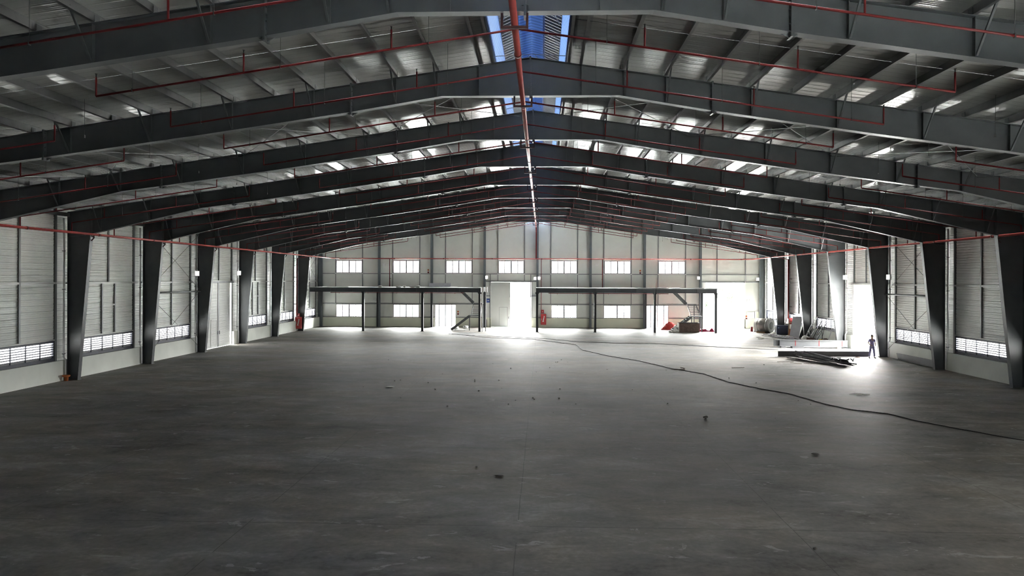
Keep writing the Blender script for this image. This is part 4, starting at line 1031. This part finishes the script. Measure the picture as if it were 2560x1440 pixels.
# leaning rods and lattice at the louvers
R=random.Random(17)
for k in range(14):
    y0=R.uniform(67.2,72.6); x0=R.uniform(25.2,26.0); y1=min(72.9,max(66.6,y0+R.uniform(-1.6,1.6))); z1=R.uniform(1.5,2.5)
    pale=k%2==0
    mb=MB().tube([(x0,y0,0.02),((x0+WR-0.38)/2+0.0,(y0+y1)/2,z1*0.5),(WR-0.38,y1,z1)],R.uniform(.018,.035),6)
    tag(obj('steel_tube',mb,M['sheet'] if pale else M['darksteel'],None,base=(x0,y0,0)),f'{"pale" if pale else "dark"} steel tube leaning on the louvers beyond the right doorway','steel tube',f'{"pale" if pale else "dark"} tubes leaning on the right wall louvers')
tag(obj('pipe_hoop',MB().tube([(25.6+0.0,71.3+0.55*math.cos(a),0.05+0.95*math.sin(a)) for a in [math.pi*q/12 for q in range(13)]],0.04,8),M['rail'],None,base=(25.6,71.3,0)),'grey bent hoop of pipe standing before the leaning tubes','pipe hoop')
tag(obj('white_sack',MB().ball((25.2,71.0,0.30),(0.32,0.7,0.30),12,8,0.12),M['sack'],None,base=(25.2,71.0,0)),'white sack lying before the bent pipe hoop','sack')
t=thing('hand_machine',(26.0,69.2,0),'yellow and dark small machine among the scrap beyond the doorway','machine')
obj('machine_body',MB().ball((26.0,69.2,0.26),(0.34,0.3,0.16),12,8,0.03),M['yellow'],t); obj('machine_base',MB().box(25.7,26.3,68.95,69.45,0,0.14),M['darksteel'],t)
obj('machine_handle',MB().tube([(26.15,69.3,0.3),(26.3,69.9,1.7)],0.03,8),M['darksteel'],t)
for k,(x,y,w,h,mt,lab) in enumerate(((25.4,70.3,.5,.25,'rust','rust brown scrap lump beside the yellow machine'),(26.1,68.2,.4,.3,'rust','brown scrap lump at the foot of the lit column'),(25.3,68.7,.35,.2,'darksteel','dark scrap lump before the yellow machine'),(24.8,74.5,.5,.2,'sack','pale crumpled wrapping on the far profile heap'),(24.3,77.8,.5,.22,'sack','pale crumpled wrapping near the dark blue box'))):
    chip(x,y,w*2,w*1.4,h*2,0.4*k,mt,'scrap_lump',lab,'scrap',None,70+k)
# under the right mezzanine
t=thing('rusty_tank',(16.75,83.1,0),'rust brown open steel tank under the right mezzanine stairs','steel tank')
mb=MB().box(15.38,17.65,82.75,82.81,0.02,1.02).box(15.38,17.65,83.5,83.56,0.02,1.02).box(17.59,17.65,82.81,83.5,0.02,1.02).box(15.38,17.65,82.75,83.56,0.0,0.04)
obj('tank_body',mb,M['rust'],t)
obj('tank_rim',MB().box(15.33,17.7,82.70,82.81,1.02,1.08).box(15.33,17.7,83.5,83.6,1.02,1.08).box(17.59,17.7,82.81,83.5,1.02,1.08),M['darksteel'],t)
tag(obj('tank_end',MB().box(15.33,15.41,82.72,83.6,0.02,1.05),M['sack'],t),'pale end plate')
for k,(x,y,rx,rz,lab) in enumerate(((15.05,82.75,0.30,0.18,'pale sack at the left end of the rusty tank'),(14.75,82.4,0.22,0.14,'small pale sack in front of the rusty tank end'),(14.45,82.6,0.25,0.10,'flat pale sack on the floor farthest from the rusty tank'),(15.08,83.3,0.24,0.35,'tall pale sack leaning on the rusty tank end'))):
    tag(obj('cement_sack',MB().ball((x,y,rz*0.95),(rx,0.3,rz),10,7,0.15,random.Random(k)),M['sack'],None,base=(x,y,0)),lab,'sack')
def heap(x,y,w,d,h,mt,name,lab,cat,seed,spikes=0):
    R=random.Random(seed); mb=MB(); n,m=26,10; vs=[]
    for j in range(m+1):
        f=j/m
        for k in range(n):
            th=2*math.pi*k/n; q=(1-f)*(1+R.uniform(-.14,.14)); z=h*math.sin(f*math.pi/2)*(1+R.uniform(-.12,.12))
            vs.append((x+w/2*q*math.cos(th),y+d/2*q*math.sin(th),max(z,0.0) if j else 0.0))
    fs=[(j*n+k,j*n+(k+1)%n,(j+1)*n+(k+1)%n,(j+1)*n+k) for j in range(m) for k in range(n)]
    mb.add(vs,fs,True)
    return tag(obj(name,mb,M[mt],None,base=(x,y,0)),lab,cat)
heap(15.15,87.2,2.1,1.5,0.85,'net','netting_heap','heap of bright red netting before the glass door, right mezzanine','netting',1)
heap(14.6,86.9,1.2,1.0,0.45,'net','netting_heap','low spill of red netting in front of the big red heap','netting',2)
heap(18.55,84.4,1.5,1.0,0.30,'net2','hose_heap','low crimson heap of hose beside the rusty tank','hose',3)
heap(19.35,84.2,0.6,0.6,0.36,'net2','hose_heap','small crimson hose heap at the last mezzanine post','hose',4)
# under the left mezzanine
for k,(x,y,r,l,lab) in enumerate(((-9.9,85.2,0.20,0.42,'white bucket lying on its side below the left stairs'),(-8.95,86.6,0.20,0.5,'white roll on the floor behind the lying bucket'))):
    t=thing('bucket' if k==0 else 'white_roll',(x,y,0),lab,'bucket' if k==0 else 'roll')
    obj('shell',MB().tube([(x-l/2,y-0.1,r),(x+l/2,y+0.1,r)],[r*0.98,r*0.8],16),M['white'],t)
    obj('mouth',MB().tube([(x-l/2-0.012,y-0.103,r),(x-l/2+0.01,y-0.1,r)],r*0.86,16),M['darksteel'],t)
tag(obj('floor_strip',MB().box(-9.9,-8.7,83.55,83.65,0,0.03),M['rust'],None,base=(-9.3,83.6,0)),'thin strip on the floor in front of the left stairs','steel strip')
tag(obj('door_stop',MB().box(-6.78,-6.72,YB-0.2,YB-0.13,0,0.95),M['ibeam'],None,base=(-6.75,YB-0.17,0)),'short dark post at the foot of the wall left of the tall gate','post')
# spilled light bucket etc. at right heap: pale litter
R=random.Random(31)
for k in range(7):
    x=R.uniform(21.8,24.2); y=R.uniform(73.5,78.5)
    chip(x,y,R.uniform(.3,.9),R.uniform(.15,.3),0.05,R.uniform(-.4,.4),'sack','packing_scrap','pale scrap on the floor before the far profile heap','scrap','pale scraps before the far heap',90+k)
# ================================================================== PERSON in the right doorway
def skin(name,verts,edges,radii,mat,parent,sub=2,flat=None):
    off=wpos(parent); me=bpy.data.meshes.new(name)
    me.from_pydata([tuple(Vector(v)-off) for v in verts],edges,[]); me.materials.append(mat)
    o=bpy.data.objects.new(name,me); COL.objects.link(o); o.parent=parent
    md=o.modifiers.new('skin','SKIN'); md.use_smooth_shade=True
    for k,r in enumerate(radii):
        sv=me.skin_vertices[0].data[k]; sv.radius=r if isinstance(r,tuple) else (r,r); sv.use_root=(k==0)
    ms=o.modifiers.new('sub','SUBSURF'); ms.levels=1; ms.render_levels=sub
    return o
PXo,PYo=24.98,56.40
def P(x,y,z): return (PXo+x,PYo+y,z)
per=thing('person',(PXo,PYo,0),'person in violet blue work clothes standing in the open right doorway','person')
# body: pelvis root, spine, neck, head; arms; legs
V=[P(0,0,.95),P(0,.01,1.12),P(0,.01,1.30),P(0,.0,1.42),P(0,-.01,1.50),P(0,-.02,1.58),P(0,-.025,1.68),P(0,-.02,1.74),
   P(-.17,.0,1.40),P(-.30,-.02,1.16),P(-.17,-.16,1.02), P(.18,.0,1.40),P(.24,.02,1.14),P(.25,-.05,.90),
   P(-.10,.0,.90),P(-.15,-.02,.50),P(-.19,.03,.09),P(-.20,-.10,.045), P(.10,0,.90),P(.15,-.02,.50),P(.20,.04,.09),P(.23,-.09,.045)]
E_=[(0,1),(1,2),(2,3),(3,4),(4,5),(5,6),(6,7),(3,8),(8,9),(9,10),(3,11),(11,12),(12,13),(0,14),(14,15),(15,16),(16,17),(0,18),(18,19),(19,20),(20,21)]
Rr=[(.15,.11),(.14,.10),(.16,.11),(.13,.10),.058,(.075,.085),(.085,.10),(.06,.07),.06,.045,.032,.06,.045,.032,.09,.062,.042,.035,.09,.062,.042,.035]
body=skin('body',V,E_,Rr,M['skin'],per)
# shirt and trousers as fitted shells
V=[P(0,0,.84),P(0,.01,1.12),P(0,.01,1.30),P(0,.0,1.42),P(0,-.005,1.465),P(-.175,.0,1.40),P(-.27,-.012,1.23),P(.185,.0,1.40),P(.225,.012,1.23)]
obj_sh=skin('shirt',V,[(0,1),(1,2),(2,3),(3,4),(3,5),(5,6),(3,7),(7,8)],[(.185,.15),(.165,.125),(.18,.13),(.15,.12),.075,.08,.072,.08,.072],M['shirt'],per)
V=[P(0,0,1.06),P(0,0,.92),P(-.10,.0,.86),P(-.15,-.02,.50),P(-.19,.03,.12),P(.10,0,.86),P(.15,-.02,.50),P(.20,.04,.12)]
skin('trousers',V,[(0,1),(1,2),(2,3),(3,4),(1,5),(5,6),(6,7)],[(.155,.12),(.16,.13),.105,.082,.070,.105,.082,.070],M['trouser'],per)
for sx in (-1,1):
    x=-.19 if sx<0 else .20
    skin('shoe',[P(x,.07,.06),P(x+sx*.01,-.02,.055),P(x+sx*.025,-.15,.045)],[(0,1),(1,2)],[(.05,.055),(.055,.055),(.05,.042)],M['shoe'],per)
# hands: palm, four fingers, thumb
def hand(c,d,sd,sx):
    c,d,sd=Vector(c),Vector(d).normalized(),Vector(sd).normalized()
    vs=[c,c+d*.05,c+d*.085]; es=[(0,1),(1,2)]; rr=[(.022,.018),(.034,.016),(.036,.015)]
    n=d.cross(sd).normalized()
    for k,(o,l) in enumerate(((-.03,.065),(-.01,.075),(.01,.07),(.03,.055))):
        b=len(vs); p=c+d*.085+sd*o
        vs+=[p,p+d*l*.5+n*.006,p+d*l*.9+n*.022]; es+=[(2,b),(b,b+1),(b+1,b+2)]; rr+=[.009,.0085,.0075]
    b=len(vs); vs+=[c+d*.03+sd*.035,c+d*.06+sd*.062+n*.01,c+d*.088+sd*.066+n*.02]; es+=[(0,b),(b,b+1),(b+1,b+2)]; rr+=[.011,.010,.008]
    return skin('hand',[tuple(v) for v in vs],es,rr,M['skin'],per,1)
hand(P(-.165,-.165,1.015),(0.35,-0.2,-.25),(0,-.6,.8),-1)
hand(P(.25,-.055,.885),(0.02,-.12,-1),(-.25,-1,0),1)
# hair, face
mb=MB(); hc=P(0,-.012,1.675)
mb.ball((hc[0],hc[1]+0.012,hc[2]+0.02),(.092,.108,.105),16,10); mb.v=[(a,b,c) for a,b,c in mb.v]
keep=[]; 
obj('hair',MB().add([(a,max(b,hc[1]-0.085+ (0.06 if c<hc[2]+0.035 else 0.0)) if c<hc[2]+0.06 else b,max(c,hc[2]-0.045)) for a,b,c in mb.v],mb.f,True),M['hair'],per)
fc=PYo-.025-.10
for sx in (-1,1):
    e=obj('eye',MB().ball((PXo+sx*.033,fc+.008,1.665),(.013,.010,.009),8,6),M['white'],per)
    obj('pupil',MB().ball((PXo+sx*.033,fc-.0005,1.665),.005,6,5),M['shoe'],e)
    obj('ear',MB().ball((PXo+sx*.088,PYo-.02,1.655),(.012,.022,.032),8,6),M['skin'],per)
    obj('eyebrow',MB().bar((PXo+sx*.018,fc+.004,1.685),(PXo+sx*.050,fc+.010,1.687),.008,.007),M['hair'],per)
obj('nose',MB().tube([(PXo,fc+.010,1.670),(PXo,fc-.012,1.640),(PXo,fc+.006,1.630)],[.007,.013,.009],8),M['skin'],per)
obj('mouth',MB().ball((PXo,fc+.012,1.605),(.024,.010,.007),10,6),M['orange'],per)
# ================================================================== OUTSIDE: trees and a low block pile
def tree(x,y,h,w,lab,seed,trunk=0.18):
    R=random.Random(seed)
    t=thing('tree',(x,y,-0.08),lab,'tree','trees in the yard')
    tp=[(x,y,-0.08),(x+0.1,y,h*0.35),(x-0.1,y+0.1,h*0.7)]
    mb=MB().tube(tp,[trunk,trunk*.7,trunk*.3],8)
    for k in range(6):
        a=R.uniform(0,6.28); z=h*R.uniform(.3,.6); mb.tube([(x,y,z),(x+math.cos(a)*w*.3,y+math.sin(a)*w*.3,z+h*.18)],[trunk*.4,trunk*.12],6)
    obj('trunk',mb,M['bark'],t)
    mb=MB()
    cl=[(R.uniform(-.38,.38)*w,R.uniform(-.38,.38)*w,R.uniform(.38,.92)*h,R.uniform(.14,.26)*w) for _ in range(16)]
    for k in range(2600):
        cx,cy,cz,cr=cl[k%len(cl)]
        d=Vector((R.gauss(0,1),R.gauss(0,1),R.gauss(0,1))).normalized()*cr*R.uniform(.55,1.05)
        c=Vector((x+cx,y+cy,cz))+d; u=Vector((R.uniform(-1,1),R.uniform(-1,1),R.uniform(-1,1))).normalized(); v=u.cross(Vector((R.uniform(-1,1),R.uniform(-1,1),1))).normalized()
        s=R.uniform(.07,.15)*max(1,h/6); mb.add([c-u*s,c+v*s*.5,c+u*s,c-v*s*.5],[(0,1,2,3)])
    obj('crown',mb,M['leaf'],t)
tree(31.2,122,5.2,4.2,'bushy young tree seen through the big gable doorway',1)
tree(27.4,128,2.2,2.6,'low bush left of the young tree beyond the big gable doorway',2,0.08)
tree(60,120,3.2,4.5,'low pale bush far outside the right wall doorway',3,0.12)
tree(66,128,7.0,6,'tall thin tree far outside the right wall doorway',4)
for k in range(14):
    x=30+ (k%7)*0.62; z=-0.08+0.32*(k//7)
    tag(obj('concrete_block',MB().box(x,x+0.5,118,118.4,z,z+0.3),M['sack'],None,base=(x+0.25,118.2,z)),'pale concrete block in the low stack beyond the big gable doorway','block','concrete blocks stacked in the yard')
# ================================================================== LIGHT
W=bpy.data.worlds.new('overcast sky'); SC.world=W; W.use_nodes=True; nt=W.node_tree; nt.nodes.clear()
out=N(nt,'ShaderNodeOutputWorld'); bg=N(nt,'ShaderNodeBackground')
tc=N(nt,'ShaderNodeTexCoord'); sx=N(nt,'ShaderNodeSeparateXYZ'); nt.links.new(tc.outputs['Generated'],sx.inputs[0])
rp=ramp(nt,sx.outputs['Z'],[(0.0,(1.0,0.985,0.95)),(0.35,(1.0,0.985,0.955)),(1.0,(0.90,0.95,1.0))])
nt.links.new(rp,bg.inputs['Color'])
# bright haze around the hidden sun, beyond the far right of the hall
nv=N(nt,'ShaderNodeVectorMath',operation='DOT_PRODUCT'); nt.links.new(tc.outputs['Generated'],nv.inputs[0]); nv.inputs[1].default_value=Vector((0.70,0.62,0.36)).normalized()
gl=math_(nt,'POWER',math_(nt,'MAXIMUM',nv.outputs['Value'],0.0),2.0)
hz=ramp(nt,sx.outputs['Z'],[(0.0,(0.035,0.035,0.035)),(0.03,(0.05,0.05,0.05)),(0.055,(0.36,0.36,0.36)),(0.16,(0.50,0.50,0.50)),(0.40,(0.85,0.85,0.85)),(0.75,(1,1,1))])
st_=math_(nt,'MULTIPLY',math_(nt,'ADD',math_(nt,'MULTIPLY',gl,2.3),0.62),hz)
nt.links.new(math_(nt,'MULTIPLY',st_,SKY),bg.inputs['Strength'])
nt.links.new(bg.outputs[0],out.inputs[0])
W.cycles.sampling_method='MANUAL'; W.cycles.sample_map_resolution=256
def portal(c,nrm,w,h):
    ld=bpy.data.lights.new('daylight_portal','AREA'); ld.shape='RECTANGLE'; ld.size=w; ld.size_y=h; ld.cycles.is_portal=True
    o=bpy.data.objects.new('daylight_portal',ld); COL.objects.link(o); o.location=c
    o.rotation_euler=Vector(nrm).to_track_quat('-Z','Y').to_euler()
for a,b in UPW: portal(((a+b)/2,YB+0.2,7.36),(0,-1,0),b-a,1.57)
for a,b in UPW[4:7]: portal(((a+b)/2,YF-0.2,6.85),(0,1,0),b-a,2.9)
for a,b in LOW: portal(((a+b)/2,YB+0.2,1.95),(0,-1,0),b-a,1.6)
for a,b in GL: portal(((a+b)/2,YB+0.2,1.38),(0,-1,0),b-a,2.76)
portal((WR+0.2,13.2,2.75),(-1,0,0),2.4,5.5); portal((WR+0.2,61,2.76),(-1,0,0),6.1,5.5)
portal((-2.56,YB+0.2,2.76),(0,-1,0),2.6,5.53); portal((22.0,YB+0.25,2.78),(0,-1,0),4.2,5.56)
# ================================================================== CAMERA
f,yaw,pit,rol,sx_,sy_=1836.0,0.03371,-0.00117,0.00362,12.26,-20.16
cd=bpy.data.cameras.new('camera'); cam=bpy.data.objects.new('camera',cd); COL.objects.link(cam); SC.camera=cam
cd.sensor_width=36; cd.sensor_fit='HORIZONTAL'; cd.lens=f/2560*36; cd.shift_x=-sx_/2560; cd.shift_y=sy_/2560; cd.clip_end=600; cd.clip_start=0.1
cy,sy=math.cos(yaw),math.sin(yaw); r0=Vector((cy,sy,0)); f0=Vector((-sy,cy,0)); z0=Vector((0,0,1))
cp,sp=math.cos(pit),math.sin(pit); up=z0*cp-f0*sp; fw=f0*cp+z0*sp
cr,sr=math.cos(rol),math.sin(rol); rt=r0*cr+up*sr; up2=up*cr-r0*sr
cam.matrix_world=Matrix(((rt.x,up2.x,-fw.x,0),(rt.y,up2.y,-fw.y,0),(rt.z,up2.z,-fw.z,5.9),(0,0,0,1)))
# ================================================================== VIEW
SC.view_settings.view_transform='Standard'; SC.view_settings.look='None'; SC.view_settings.gamma=1.0; SC.view_settings.use_curve_mapping=False
SC.view_settings.exposure=EXPOSURE
SC.cycles.max_bounces=10; SC.cycles.diffuse_bounces=6; SC.cycles.glossy_bounces=4; SC.cycles.transparent_max_bounces=8
SC.cycles.caustics_reflective=False; SC.cycles.caustics_refractive=False
SC.cycles.sample_clamp_indirect=6.0
SC.cycles.use_denoising=True
SC.cycles.filter_width=1.0
